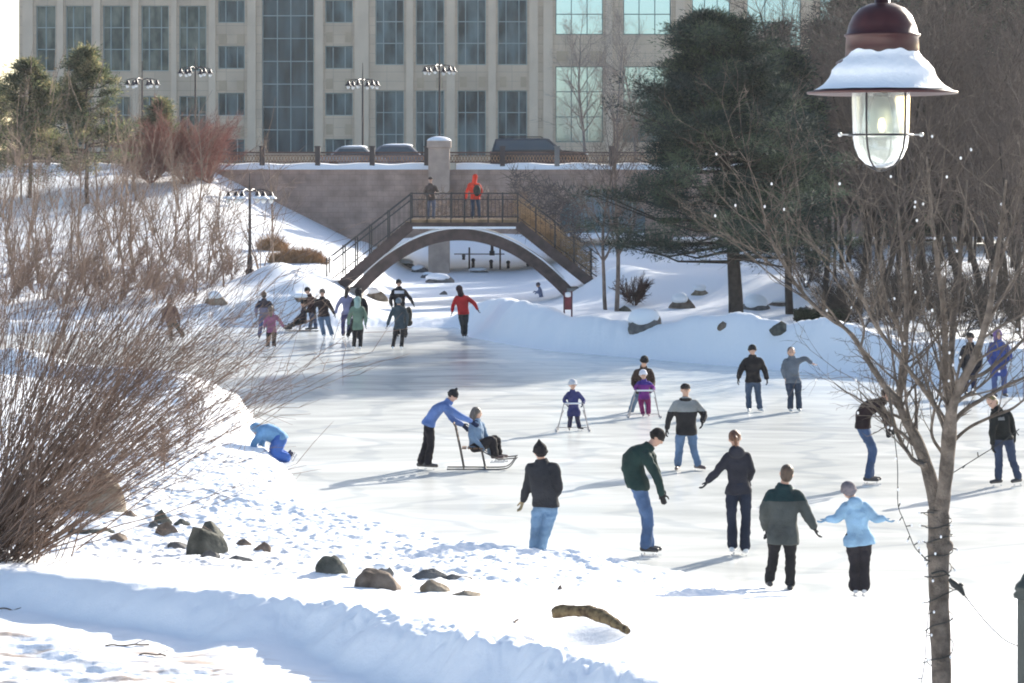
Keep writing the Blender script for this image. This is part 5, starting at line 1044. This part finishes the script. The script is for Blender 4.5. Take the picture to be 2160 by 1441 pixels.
# tan grass and vines by the footbridge
def grass(label, px, d, w_, h_, n_, seed, m, z=None, name='grass_tuft'):
    r_ = np.random.default_rng(seed); x = (px - 1080) * d / FPX; z = G(x, d) if z is None else z; a = r_.uniform(0, 6.28, n_); q = np.sqrt(r_.random(n_))
    A = np.stack([x + np.cos(a) * q * w_, d + np.sin(a) * q * .5, np.full(n_, z - .02)], 1); A[:, 2] = Hf(A[:, 0], A[:, 1]) - .02 if z is not None else A[:, 2]
    D = np.stack([r_.normal(0, .35, n_), r_.normal(0, .35, n_), np.ones(n_)], 1); D /= np.linalg.norm(D, axis=1, keepdims=True); L = h_ * r_.uniform(.5, 1, n_) * (1 - .55 * q ** 2); M_ = A + D * (L * .55)[:, None]; B = M_ + (D + [0, 0, -.35] + r_.normal(0, .15, (n_, 3))) * (L * .5)[:, None]
    mb = MB(); mb.segs(A, M_, .012, .009, 3); mb.segs(M_, B, .009, .003, 3); o = mb.build(name, m, None, False, (x, d, z)); return tag(o, label, 'grass', None, 'stuff')
TG = mat('dry_tan_grass', (.34, .20, .10), .9, .3, 3); grass('dry golden grass on the bank behind the snow mound', 628, 111, 1.3, 1.0, 2600, 11, TG)
grass('dry tan growth on the far bank at the wall', 575, 118, .7, 1.1, 900, 12, TG)
# vine scrub climbing the right stair and behind the deck
r_ = np.random.default_rng(44)
def scrub(label, box_, n_, L, seed, m, d0, d1, lean=(.5, 0, -.2), rad=.014):
    r_ = np.random.default_rng(seed); px = r_.uniform(0, 1, n_); A = []
    (xa, ya), (xb, yb), hpx = box_; d = r_.uniform(d0, d1, n_); x_ = xa + (xb - xa) * px; y_ = ya + (yb - ya) * px - r_.random(n_) ** 1.4 * hpx
    A = np.stack([(x_ - 1080) * d / FPX, d, CZ - (y_ - HOR) * d / FPX], 1); D = r_.normal(size=(n_, 3)) * [1, .5, .8] + lean; D /= np.linalg.norm(D, axis=1, keepdims=True); B = A + D * (L * r_.uniform(.4, 1.2, n_))[:, None]; C_ = B + (D + r_.normal(0, .5, (n_, 3))) * (L * .4)
    mb = MB(); mb.segs(A, B, rad, rad * .7, 3); mb.segs(B, C_, rad * .7, rad * .3, 3); c0 = A.mean(0); return tag(mb.build('dry_scrub', m, None, False, tuple(c0)), label, 'scrub', None, 'stuff')
scrub('tangle of dry tan stems covering the right stair of the footbridge', ((1092, 462), (1245, 580), 46), 1100, .34, 51, mat('pale_dry_stems', (.36, .25, .14), .9, .3, 3), DF - .3, DF + 1.6, (.5, 0, -.35))
scrub('brown dry stems behind the deck railing of the footbridge', ((880, 466), (1110, 466), 60), 900, .36, 52, BK_T, DF + 2.2, DF + 4.5, (.2, 0, .5))
scrub('dark brown climbing stems on the far wall right of the deck', ((1080, 470), (1230, 520), 110), 1000, .6, 53, BK_F, DF + 20, DF + 33, (.1, 0, .4), .02)
# clump of two thin birches right of the footbridge
for i, (px, pb, d, lean) in enumerate([(1277, 642, 97, -.12), (1301, 642, 96.5, .10)]):
    x = (px - 1080) * d / FPX; PB2 = dict(PT); PB2['kids'] = [3.0, 1.8, 1.5, 0]; o = bare_tree(['left stem of the pair of thin bare trees beside the footbridge', 'right stem of the pair of thin bare trees beside the footbridge'][i], (x, d, G(x, d) - .1), 7.4, .11, 400 + i, PB2, mat('brownish_birch', (.16, .12, .10), .85, .25, 3), 'bare_tree', 'pair of thin bare trees')
for i, (px, d, h) in enumerate([(1235, 150, 8.5), (1300, 155, 9.5), (1340, 152, 8)]):
    x = (px - 1080) * d / FPX; bare_tree(['pale bare street tree before the first cyan window', 'tall pale bare street tree in the middle of three before the building', 'pale bare street tree touching the left edge of the pine'][i], (x, d, 5.8), h, .12, 420 + i, PT, mat('pale_grey_bark', (.20, .175, .165), .9, .2, 3), 'bare_tree', 'bare street trees along the road')

# ------------------------------------------------------------------ evergreens
ND = [mat('pine_needles_dark', (.013, .026, .023), .8), mat('pine_needles_mid', (.024, .044, .033), .8), mat('pine_needles_light', (.075, .105, .06), .8)]
NY = [mat('needles_olive_dark', (.045, .056, .03), .8), mat('needles_olive', (.11, .125, .065), .8), mat('needles_backlit_gold', (.24, .205, .11), .8)]  # olive needles; lighter and gold tones paint the backlit glow into the colour
def pine(label, px, d, zb, ztop, zcrown, rad, seed, nd, ncl=700, nper=45, needle=.16, r0=.25, prof=None, group=None, lean=0, clr=.34, wild=0, nw=.16):
    x = (px - 1080) * d / FPX; r_ = np.random.default_rng(seed); o = thing('pine_tree', label, 'tree', (x, d, zb), group); H_ = ztop - zb
    n_ = 14; tp = np.stack([x + lean * np.linspace(0, 1, n_) ** 2 + np.cumsum(r_.normal(0, .02, n_)), d + np.zeros(n_), zb - .3 + (H_ + .1) * np.linspace(0, 1, n_)], 1)
    mb = MB(); mb.tube(tp, np.linspace(r0, .03, n_) * (1 + .0), 12); mb.build('trunk', BK_D, o, True)
    prof = prof or (lambda t: (1 - t) ** .8)
    br = []; C = []; nb = int(ncl / 9)
    for i in range(nb):
        t = (i + r_.random()) / nb; t = t ** .85; z = zcrown + (ztop - zcrown) * t; a = r_.uniform(0, 6.28); L = rad * prof(t) * r_.uniform(.42 if wild else .62, 1.12) * (1 + .26 * wild * math.sin(z * 1.9 - 4.7 + math.cos(a) * .7))
        p0 = np.array([np.interp(z, tp[:, 2], tp[:, 0]), d, z]); dv = np.array([math.cos(a), math.sin(a), r_.uniform(-.12, .18) + .35 * t]); end = p0 + dv * L; mid = p0 + dv * L * .5 + [0, 0, -.05 * L]; tip = end + [0, 0, .10 * L]
        br.append((p0, mid, .05 * (1 - t) + .015, .03)); br.append((mid, tip, .03, .01))
        for q in range(9):
            s_ = r_.uniform(.30, 1.0) ** .8; c = p0 + (tip - p0) * s_ + r_.normal(size=3) * [.16, .16, .07] * (L * .55 + .25); br.append((p0 + (tip - p0) * max(s_ - .15, 0), c, .012, .006)); C.append(c)
    C = np.array(C); mb = MB(); mb.segs([b_[0] for b_ in br], [b_[1] for b_ in br], np.array([b_[2] for b_ in br]), np.array([b_[3] for b_ in br]), 4); mb.build('branches', BK_D, o)
    cl = r_.choice([0, 0, 1, 1, 2], len(C)); sz = r_.uniform(.7, 1.35, len(C)) * clr
    pts = np.repeat(C, nper, 0) + r_.normal(size=(len(C) * nper, 3)) * np.repeat(sz, nper)[:, None] * [.62, .62, .34]; mi = np.repeat(cl, nper)
    # needles point out of each clump and upward
    dirs = pts - np.repeat(C, nper, 0) + r_.normal(0, .12, pts.shape) + [0, 0, .10]; dirs /= np.linalg.norm(dirs, axis=1, keepdims=True); sd_ = np.cross(dirs, r_.normal(size=pts.shape)); sd_ /= np.linalg.norm(sd_, axis=1, keepdims=True)
    mb = MB()
    for k in range(3):
        s_ = mi == k; V = np.stack([pts[s_] - sd_[s_] * needle * nw, pts[s_] + sd_[s_] * needle * nw, pts[s_] + dirs[s_] * needle], 1).reshape(-1, 3); mb.add(V, np.arange(len(V)).reshape(-1, 3), k)
    mb.build('crown', nd, o); return o
d = 83.0
pine('huge dark green pine with a thick trunk right of the footbridge', 1553, d, G((1553 - 1080) * d / FPX, d) - .1, CZ + (HOR - 45) * d / FPX, CZ + (HOR - 556) * d / FPX, 3.95, 7, ND, 1800, 125, .15, .27, lambda t: np.interp(t, [0, .12, .3, .42, .55, .7, .82, .93, 1], [.92, 1.0, .98, .84, .74, .58, .42, .25, .05]), clr=.32, lean=-.9, wild=1, nw=.10)
d = 90
pine('slim dark pine crown just right of the huge pine', 1668, 96, G((1668 - 1080) * 96 / FPX, 96) - .1, CZ + (HOR - 120) * 96 / FPX, CZ + (HOR - 540) * 96 / FPX, 2.2, 8, ND, 620, 60, .17, .16, lambda t: np.interp(t, [0, .3, .6, 1], [1, .9, .7, .15]))
for i, (px, d, yt, yb_, rad, n_, zg_) in enumerate([(62, 132, 132, 362, 3.1, 480, 0), (182, 130, 108, 362, 3.4, 520, 0), (-10, 136, 185, 355, 2.6, 280, 0), (336, 139, 216, 320, 2.0, 190, 0)]):
    x = (px - 1080) * d / FPX; pine(['olive pine left of centre in the hill top row', 'tallest olive pine on the left hill before the windows', 'olive pine cut by the left edge of the picture', 'small olive pine behind the red twigged shrubs'][i], px, d, G(x, d) - .1, CZ + (HOR - yt) * d / FPX, CZ + (HOR - yb_) * d / FPX, rad, 20 + i, NY, n_, 40, .19, .12, lambda t: np.interp(t, [0, .2, .5, .8, 1], [1, .92, .60, .28, .06]), 'olive pines on the left hill top', clr=.36, wild=1)
EV = [(1640, 150, 60, 420, 3.0), (1745, 146, 60, 470, 3.0), (1790, 150, -60, 470, 3.6), (1850, 135, 20, 520, 3.0), (1900, 145, -80, 500, 3.4), (1935, 152, 0, 480, 3.2), (1975, 136, -40, 520, 3.2), (2030, 148, -120, 500, 3.6), (2065, 150, -60, 480, 3.4), (2110, 138, -60, 520, 3.4), (2165, 146, -80, 490, 3.4), (2210, 132, -40, 520, 3.2), (1815, 150, -40, 470, 3.2), (2250, 140, -80, 500, 3.6)]
for i, (px, d, yt, yb_, rad) in enumerate(sorted(EV)):
    x = (px - 1080) * d / FPX; pine('%s dark evergreen from the left standing behind the bare thicket' % ORD[i], px, d, G(x, d) - .1, CZ + (HOR - yt) * d / FPX, CZ + (HOR - yb_) * d / FPX, rad, 40 + i, ND, 460, 40, .28, .15, lambda t: np.interp(t, [0, .3, .7, 1], [1, .9, .6, .15]), 'dark evergreens behind the bare thicket', clr=.55)
# low dark shrub left of the pine
for i, (px, d, h, st) in enumerate([(1338, 99, .95, 14)]):
    x = (px - 1080) * d / FPX; bare_tree(['low reddish brown shrub left under the huge pine', 'low brown shrub on the bank under the bridge wall'][i], (x, d, G(x, d) - .05), h, .02, 330 + i, PR, mat('dark_red_brown_twigs', (.07, .035, .03), .9, .3, 3), 'shrub', None, st, .6, kind='shrub')

# ------------------------------------------------------------------ big foreground bush at the left
r_ = np.random.default_rng(12); d0 = 30.5; bb = P(-30, 1150, d0); bb[2] = G(bb[0], d0) - .05
o = thing('bush', 'huge leafless brown bush fanning out from the left edge of the snow', 'bush', bb); stems = []; tw = []
for k in range(440):
    u_ = r_.random(); ang = R(np.interp(u_, [0, .08, .36, .72, 1], [20, 36, 50, 70, 104]) + r_.normal(0, 4)); L = r_.uniform(2.6, 4.6) * (1.28 if ang > .95 else (1.12 if ang > .6 else .84)); dy = r_.normal(0, .30)
    p = bb + np.array([r_.normal(0, .35), r_.normal(0, .45), r_.uniform(0, .15)]); dv = nrm(np.array([math.cos(ang), dy, math.sin(ang)])); bend = r_.uniform(.0, .05); rad = r_.uniform(.004, .0105); n_ = 12; step = L / n_
    for i in range(n_):
        dv = nrm(dv + np.array([.015, 0, bend * .35]) + r_.normal(size=3) * .045); q = p + dv * step; f_ = i / n_; stems.append((p, q, rad * (1 - f_ * .8), rad * (1 - (f_ + 1 / n_) * .8)))
        if f_ > .25 and r_.random() < .95:
            nd = nrm(dv + r_.normal(size=3) * .35); e = q + nd * r_.uniform(.2, .7); m_ = (q + e) / 2 + r_.normal(size=3) * .02; tw.append((q, m_, .004, .0032)); tw.append((m_, e, .0032, .0018))
            if r_.random() < .6: tw.append((m_, m_ + nrm(nd + r_.normal(size=3) * .5) * r_.uniform(.1, .3), .0028, .0015))
        p = q
mb = MB(); mb.segs([q[0] for q in stems], [q[1] for q in stems], np.array([q[2] for q in stems]), np.array([q[3] for q in stems]), 5); mb.build('stems', BK_B, o, True)
mb = MB(); mb.segs([q[0] for q in tw], [q[1] for q in tw], np.array([q[2] for q in tw]), np.array([q[3] for q in tw]), 3); mb.build('twigs', BK_B, o)
# denser tangle left and the small sprigs in the snow
for i, (px, py, h, st) in enumerate([(392, 950, .9, 3), (425, 890, .55, 2), (345, 1000, .8, 4)]):
    q = GP(px, py); bare_tree(['thin sprig standing in the rough snow beside the bush tips', 'short sprig near the top of the rough snow bank', 'low forked sprig below the bush branches'][i], tuple(q - [0, 0, .03]), h, .008, 340 + i, PB, BK_B, 'sprig', 'sprigs in the snow', st, .3, kind='plant')

# ------------------------------------------------------------------ foreground tree with light string
DT = 15.0
def T_(px, py, dy=0): return P(px, py, DT + dy)
ft = thing('forked_tree', 'slender bare tree in the right foreground forking into many upward limbs', 'tree', T_(1985, 1600))
gz = G((1985 - 1080) * DT / FPX, DT)
def tl_(pts, rad, n=10, rough=.004):
    q = cat([T_(*p) for p in pts], 6); r_ = rcat([x * (.86 if x > 14 else .70) / 360 for x in rad], 6); return q, r_
mains = [([(1986, 1640), (1986, 1441), (1982, 1300), (1980, 1200), (1981, 1130), (1979, 1075)], [27, 25, 25, 26, 27, 27], 'trunk'),
 ([(1979, 1085), (1968, 1030), (1953, 980), (1932, 925), (1908, 880), (1896, 845), (1903, 800), (1909, 730), (1912, 640), (1905, 540), (1893, 430)], [20, 18, 16, 15, 13, 12, 11, 9, 8, 6, 3], 'limb'),
 ([(1984, 1085), (1993, 1020), (2000, 950), (2004, 890), (2012, 850), (2032, 800), (2058, 750), (2080, 680), (2096, 600), (2108, 500), (2122, 380)], [19, 18, 18, 17, 14, 13, 11, 10, 8, 6, 3], 'limb'),
 ([(1896, 845), (1866, 815), (1842, 778), (1815, 735), (1790, 700), (1752, 672), (1728, 655), (1690, 615), (1655, 560), (1620, 490), (1600, 400)], [11, 10, 9, 8, 7, 7, 6, 5.5, 5, 4, 2], 'limb'),
 ([(1953, 985), (1925, 968), (1900, 930), (1885, 890), (1878, 850), (1872, 826)], [8, 7, 6.5, 6, 5, 4], 'limb'),
 ([(2000, 900), (1975, 860), (1948, 820), (1925, 790), (1890, 745), (1850, 690), (1825, 640), (1790, 570), (1755, 500)], [10, 8, 7, 7, 6, 6, 5, 4, 2], 'limb'),
 ([(2006, 880), (1998, 820), (1994, 740), (1990, 650), (1978, 560), (1965, 450), (1955, 330)], [13, 12, 10, 9, 7, 5, 3], 'limb'),
 ([(2012, 852), (2006, 780), (2010, 700), (2022, 600), (2030, 500), (2040, 380)], [11, 10, 9, 7, 5, 3], 'limb'),
 ([(2002, 905), (2030, 870), (2075, 840), (2120, 815), (2165, 795)], [8, 7, 6, 5, 4], 'limb'),
 ([(1998, 945), (2040, 905), (2090, 880), (2135, 862), (2170, 835)], [6, 5, 4.5, 4, 3], 'limb'),
 ([(2032, 800), (2070, 790), (2105, 765), (2140, 735), (2175, 700)], [7, 6, 5, 5, 4], 'limb'),
 ([(1909, 740), (1895, 690), (1870, 640), (1858, 560), (1866, 470)], [7, 6, 5, 4, 2.5], 'limb'),
 ([(2080, 690), (2105, 640), (2140, 590), (2160, 520), (2172, 440)], [7, 6, 5, 4, 2.5], 'limb'),
 ([(1815, 735), (1822, 690), (1800, 640), (1770, 600), (1745, 560)], [4, 3.5, 3, 2.5, 2], 'limb'),
 ([(1986, 980), (1990, 960), (1965, 915), (1972, 860), (1984, 800), (1970, 720)], [6, 6, 5, 4, 3, 2], 'limb')]
r_ = np.random.default_rng(77); tws = []
for mi_, (pts, rad, nm) in enumerate(mains):
    pts = [(p[0], p[1], (0 if nm == 'trunk' else .05 * math.sin(mi_ * 2.1) * i + (.10 * math.cos(mi_ * 1.7)) * i * .5)) for i, p in enumerate(pts)]
    if nm == 'limb' and mi_ > 2: pts[0] = (pts[0][0], pts[0][1], 0)
    q, rr_ = tl_(pts, rad); mb = MB(); rr2 = rr_ * (1 + .10 * snoise3(q, 25, mi_)); mb.tube(q, rr2, 12 if nm == 'trunk' else 9)
    if nm == 'trunk':
        for (px, py, s_) in [(1966, 1150, 12), (1999, 1152, 12), (1968, 1138, 9), (1996, 1120, 9), (1984, 1155, 16), (1995, 1090, 8)]: mb.ell(T_(px, py, -.02), (s_ / 360, .04, s_ / 330), None, 10, 7)
    V = np.concatenate(mb.v); V = V + (snoise3(V * [1, 1, .4], 60, mi_ + 3) * .0035)[:, None]; mb.v = [V]; mb.build(nm if nm == 'trunk' else 'limb', BK_N, ft, True)
    if nm == 'limb':
        n_ = len(q)
        for i in range(int(n_ * .22), n_, 1):
            for _ in range(1 if r_.random() < (.48 if mi_ < 7 else .26) else 0):
                dv = nrm(q[min(i + 1, n_ - 1)] - q[i - 1]); nd = nrm(dv * .8 + r_.normal(size=3) * [.6, .5, .35] + [0, 0, .35]); sg_ = []
                PTW = dict(n=[7, 5, 3], wob=[.10, .14, .18], up=[.05, .04, .02], tap=.3, bare=[.2, .2, 0], kids=[.9, .8, 0], ang=[34, 34, 30], len=[.45, .5, .5], rad=[.6, .6, .6], rmin=.0016)
                grow(sg_, q[i], nd, r_.uniform(.35, 1.0) * (.6 if i < n_ * .5 else 1), max(rr_[i] * .35, .0028), 0, PTW, r_); tws += sg_
seg_build('twigs', tws, BK_N, ft)
# string of small lights
ls = thing('light_string', 'thin dark cable with small bulbs wound round the foreground tree', 'string lights', T_(1985, 1300)); CB = mat('cable_dark', (.02, .022, .02), .6); BUL = mat('clear_bulb', (.9, .9, .92), .12, spec=1.0)
tr_q, tr_r = tl_(mains[0][0], mains[0][1]); cab = []
for t in np.linspace(.22, .98, 150):
    i = t * (len(tr_q) - 1); k = int(i); c = tr_q[k] * (1 - i + k) + tr_q[min(k + 1, len(tr_q) - 1)] * (i - k); a = t * 62; r1 = .078 + .006 * math.sin(a * 3.3); cab.append(c + [math.cos(a) * r1, math.sin(a) * r1, .01 * math.sin(a * 1.7)])
mb = MB(); mb.tube(cab, .0035, 5)
loose = [(1876, 826), (1884, 900), (1893, 980), (1894, 1062), (1905, 1095), (1917, 1125), (1930, 1155), (1948, 1175), (1962, 1185)]
lq = cat([T_(a, b_, -.12) for a, b_ in loose], 6); mb.tube(lq, .0028, 5)
l2 = cat([T_(a, b_, -.12) for a, b_ in [(1962, 1260), (1955, 1330), (1950, 1400), (1940, 1460), (1935, 1520)]], 6); mb.tube(l2, .0028, 5)
l3 = cat([T_(a, b_, -.1) for a, b_ in [(1990, 1010), (2030, 985), (2070, 960), (2110, 935), (2150, 905)]], 6); mb.tube(l3, .0028, 5)
cabmb = mb
spr = []
for i in range(6, len(cab), 7): spr.append((cab[i], nrm(np.array(cab[i]) - np.array([T_(1984, 0)[0], DT, cab[i][2]]) + r_.normal(size=3) * .03)))
for L_ in (lq, l2, l3):
    for i in range(3, len(L_), 4): spr.append((L_[i], nrm(r_.normal(size=3) + [0, 0, .3])))
mb = cabmb; mb.segs([p for p, _ in spr], [p + v * .028 for p, v in spr], .003, .0035, 4); mb.build('cable', CB, ls)
bm_ = MB(); bm_.ell((0, 0, 0), (.0065, .0065, .009), None, 8, 6); bme = bm_.mesh('bulb', BUL, True)
idx = [q for q in tws if q[4] <= 1]; bpos = [p + v * .035 for p, v in spr]
bpos = bpos[:40] + [idx[k][1] + r_.normal(size=3) * .01 for k in r_.choice(len(idx), 58, replace=False)]
for p in bpos[:98]:
    bo_ = bpy.data.objects.new('bulb', bme); COL.objects.link(bo_); bo_.parent = ls; bo_.location = tuple(np.asarray(p) - WORG[ls.name])
# plug and extension cord from trunk to the post
ec = thing('extension_cord', 'black plug and cord running from the tree trunk down to the corner post', 'cord', T_(2010, 1230))
mb = MB(); mb.tube([T_(2003, 1222, -.08), T_(2012, 1232, -.1), T_(2026, 1242, -.1), T_(2034, 1256, -.1)], [.012, .022, .02, .008], 8); mb.ell(T_(2026, 1234, -.1), (.018, .018, .012)); mb.build('plug', CB, ec, True)
mb = MB(); mb.tube(cat([T_(2003, 1215, -.08), T_(1990, 1205, -.09), T_(1965, 1210, -.06)], 5), .006, 6); mb.tube(cat([T_(2030, 1250, -.1), T_(2055, 1282, -.1), T_(2085, 1318, -.1), T_(2120, 1350, -.12), T_(2150, 1364, -.2)], 6), .0035, 6); mb.build('cable', CB, ec)
# corner post
GP_ = mat('dark_green_post', (.035, .045, .04), .5, .15, 8); d = 14.5; q = P(2169, 1262, d); zg_ = G(q[0], d) - .2
o = thing('post', 'dark green metal post with a finial at the lower right corner', 'post', (q[0], d, zg_)); r1 = 24 * d / FPX
mb = MB(); mb.lathe((q[0], d, zg_), [(.001, 0), (r1, 0), (r1 * .95, q[2] - zg_), ], 18); mb.build('shaft', GP_, o, True)
mb = MB(); mb.lathe((q[0], d, q[2]), [(r1, 0), (r1 * 1.25, .003), (r1 * 1.3, .02), (r1 * 1.05, .04), (r1 * 1.2, .05), (r1 * 1.1, .075), (r1 * .7, .10), (r1 * .5, .13), (r1 * .15, .16), (.001, .175)], 18); mb.build('finial', GP_, o, True)

# ------------------------------------------------------------------ hanging lamp, upper right
DL = 10.0; lc = P(1861, 0, DL); s_ = DL / FPX
def lz(py): return CZ - (py - HOR) * s_
MAR = mat('maroon_enamel', (.050, .014, .013), .42, .12, 20, spec=.45); LB = mat('lamp_black_metal', (.02, .018, .02), .4)
o = thing('hanging_lamp', 'large maroon bell lamp with snow on its flared shade and a caged glass jar', 'lamp', (lc[0], DL, lz(200)))
def prof(l): return [(r_ * s_, lz(py)) for r_, py in l]
mb = MB(); mb.lathe((lc[0], DL, 0), prof([(14, -14), (16, 6), (26, 8), (48, 18), (62, 34), (71, 54), (75, 72), (80, 73), (80, 77), (76, 79), (77, 100), (78, 122), (70, 124), (10, 124)]), 48); mb.build('dome', MAR, o, True)
mb = MB(); mb.lathe((lc[0], DL, 0), prof([(78, 120), (96, 131), (98, 134), (90, 136), (92, 140), (106, 146), (108, 150), (98, 153), (104, 162), (118, 178), (136, 190), (158, 194), (158, 198), (136, 200), (110, 196), (70, 190), (20, 188)]), 56); sh = mb.build('shade', MAR, o, True)
# snow lying on the camera side of the shade, uneven edge
mb = MB(); na, nr2 = 60, 12; Vv = []
for i in range(na + 1):
    a = R(-178 + 176 * i / na); e = min(1, min(i, na - i) / 9.) ** .5; top_ = 110 + (1 - e) * 44 + 3 * math.sin(i * .31) + 1.2 * math.sin(i * .8)
    for j in range(nr2 + 1):
        f_ = j / nr2; py = top_ + (191 - top_) * f_; r0_ = np.interp(py, [100, 120, 134, 148, 162, 178, 190, 194], [74, 79, 93, 106, 110, 124, 142, 156]); th = (2.6 * math.sin(math.pi * min(1, f_ * 1.15 + .12)) + 1.7) * e + .4 * math.sin(i * .7 + j * .6) * e; rr0 = (r0_ + th) * s_
        Vv.append((lc[0] + math.cos(a) * rr0, DL + math.sin(a) * rr0, lz(py - th * .6)))
F = [(i * (nr2 + 1) + j, i * (nr2 + 1) + j + 1, (i + 1) * (nr2 + 1) + j + 1, (i + 1) * (nr2 + 1) + j) for i in range(na) for j in range(nr2)]
mb.add(Vv, F); mb.build('snow_cover', SNOW, sh, True)
m = bpy.data.materials.new('jar_glass'); m.use_nodes = True; n = m.node_tree; b = n.nodes['Principled BSDF']; b.inputs['Base Color'].default_value = (.80, .86, .82, 1); b.inputs['Roughness'].default_value = .22; b.inputs['Transmission Weight'].default_value = .75; b.inputs['IOR'].default_value = 1.15; JG = m
mb = MB(); mb.lathe((lc[0] - 3 * s_, DL, 0), prof([(61, 192), (61, 210), (60, 250), (59, 290), (55, 312), (46, 332), (32, 346), (14, 353), (.5, 355)]), 40); mb.build('glass_jar', JG, o, True)
m = mat('ribbed_refractor', (.42, .46, .40), .3, .0); 
mb = MB(); mb.lathe((lc[0] - 3 * s_, DL, 0), prof([(30, 205), (38, 222), (44, 250), (46, 285), (40, 290)]), 30); m.node_tree.nodes['Principled BSDF'].inputs['Transmission Weight'].default_value = .6; mb.build('refractor', m, o, True)
mb = MB(); mb.lathe((lc[0] - 3 * s_, DL, 0), prof([(18, 190), (20, 216), (10, 220), (.5, 221)]), 20); mb.build('socket', LB, o, True)
mb = MB(); mb.ell((lc[0] - 2 * s_, DL - .03, lz(266)), (.022, .022, .035)); mb.build('bulb', mat('lit_bulb', (1, .9, .6), .4, emit=((1, .78, .42), 6.0)), o, True)
for a in (R(-125), R(-48), R(55), R(132)):
    mb = MB(); pts = [(lc[0] - 3 * s_ + math.cos(a) * rr0 * s_, DL + math.sin(a) * rr0 * s_, lz(py)) for rr0, py in [(66, 194), (66, 240), (65, 286), (60, 314), (50, 336), (34, 351), (12, 359), (0, 360)]]; mb.tube(pts, .0042, 6); mb.build('cage_bar', LB, o, True)
mb = MB(); pts = [(lc[0] - 3 * s_ + math.cos(a) * 67 * s_, DL + math.sin(a) * 67 * s_, lz(285)) for a in np.linspace(0, 2 * math.pi, 41)]; mb.tube(pts, .0045, 6); mb.build('cage_ring', LB, o, True)
for sg in (-1, 1): mb = MB(); c0 = np.array([lc[0] - 3 * s_ + sg * 67 * s_, DL, lz(284)]); mb.tube([c0, c0 + [sg * .035, 0, 0]], .0035, 6); mb.ell(c0 + [sg * .035, 0, 0], (.009, .009, .009)); mb.build('clamp_screw', mat('bright_screw', (.6, .6, .6), .3, metal=.8), o, True)
mb = MB(); mb.tube(cat([(lc[0], DL, lz(2)), (lc[0], DL, lz(-60)), (lc[0] + .12, DL, lz(-150)), (lc[0] + .45, DL, lz(-190)), (lc[0] + .85, DL + .1, lz(-120))], 6), .026, 10); mb.build('gooseneck_arm', LB, o, True)
lp = thing('lamp_pole', 'dark pole carrying the hanging lamp from beyond the right edge', 'pole', (lc[0] + .87, DL + .12, G(lc[0] + .87, DL)))
mb = MB(); mb.tube([(lc[0] + .87, DL + .12, G(lc[0] + .87, DL) - .2), (lc[0] + .87, DL + .12, lz(-130)), (lc[0] + .87, DL + .12, lz(-200))], [.07, .05, .03], 14); mb.build('shaft', LB, lp, True)

# ------------------------------------------------------------------ cold winter air
m = bpy.data.materials.new('haze_air'); m.use_nodes = True; n = m.node_tree; n.nodes.clear(); out = n.nodes.new('ShaderNodeOutputMaterial'); pv = n.nodes.new('ShaderNodeVolumePrincipled')
pv.inputs['Color'].default_value = (.93, .95, 1, 1); pv.inputs['Density'].default_value = .00014; pv.inputs['Anisotropy'].default_value = .3; n.links.new(pv.outputs[0], out.inputs['Volume'])
mb = MB(); mb.box(-920, 920, -60, 720, -2.5, 48); hz = mb.build('haze', m); tag(hz, None, None, kind='stuff')
for mm in (NY): 
    n = mm.node_tree; b = n.nodes['Principled BSDF']; tr = n.nodes.new('ShaderNodeBsdfTranslucent'); tr.inputs[0].default_value = (*[min(1, c * 1.8) for c in b.inputs['Base Color'].default_value[:3]], 1)
    mxs = n.nodes.new('ShaderNodeMixShader'); mxs.inputs[0].default_value = .38; n.links.new(b.outputs[0], mxs.inputs[1]); n.links.new(tr.outputs[0], mxs.inputs[2]); n.links.new(mxs.outputs[0], n.nodes['Material Output'].inputs['Surface'])
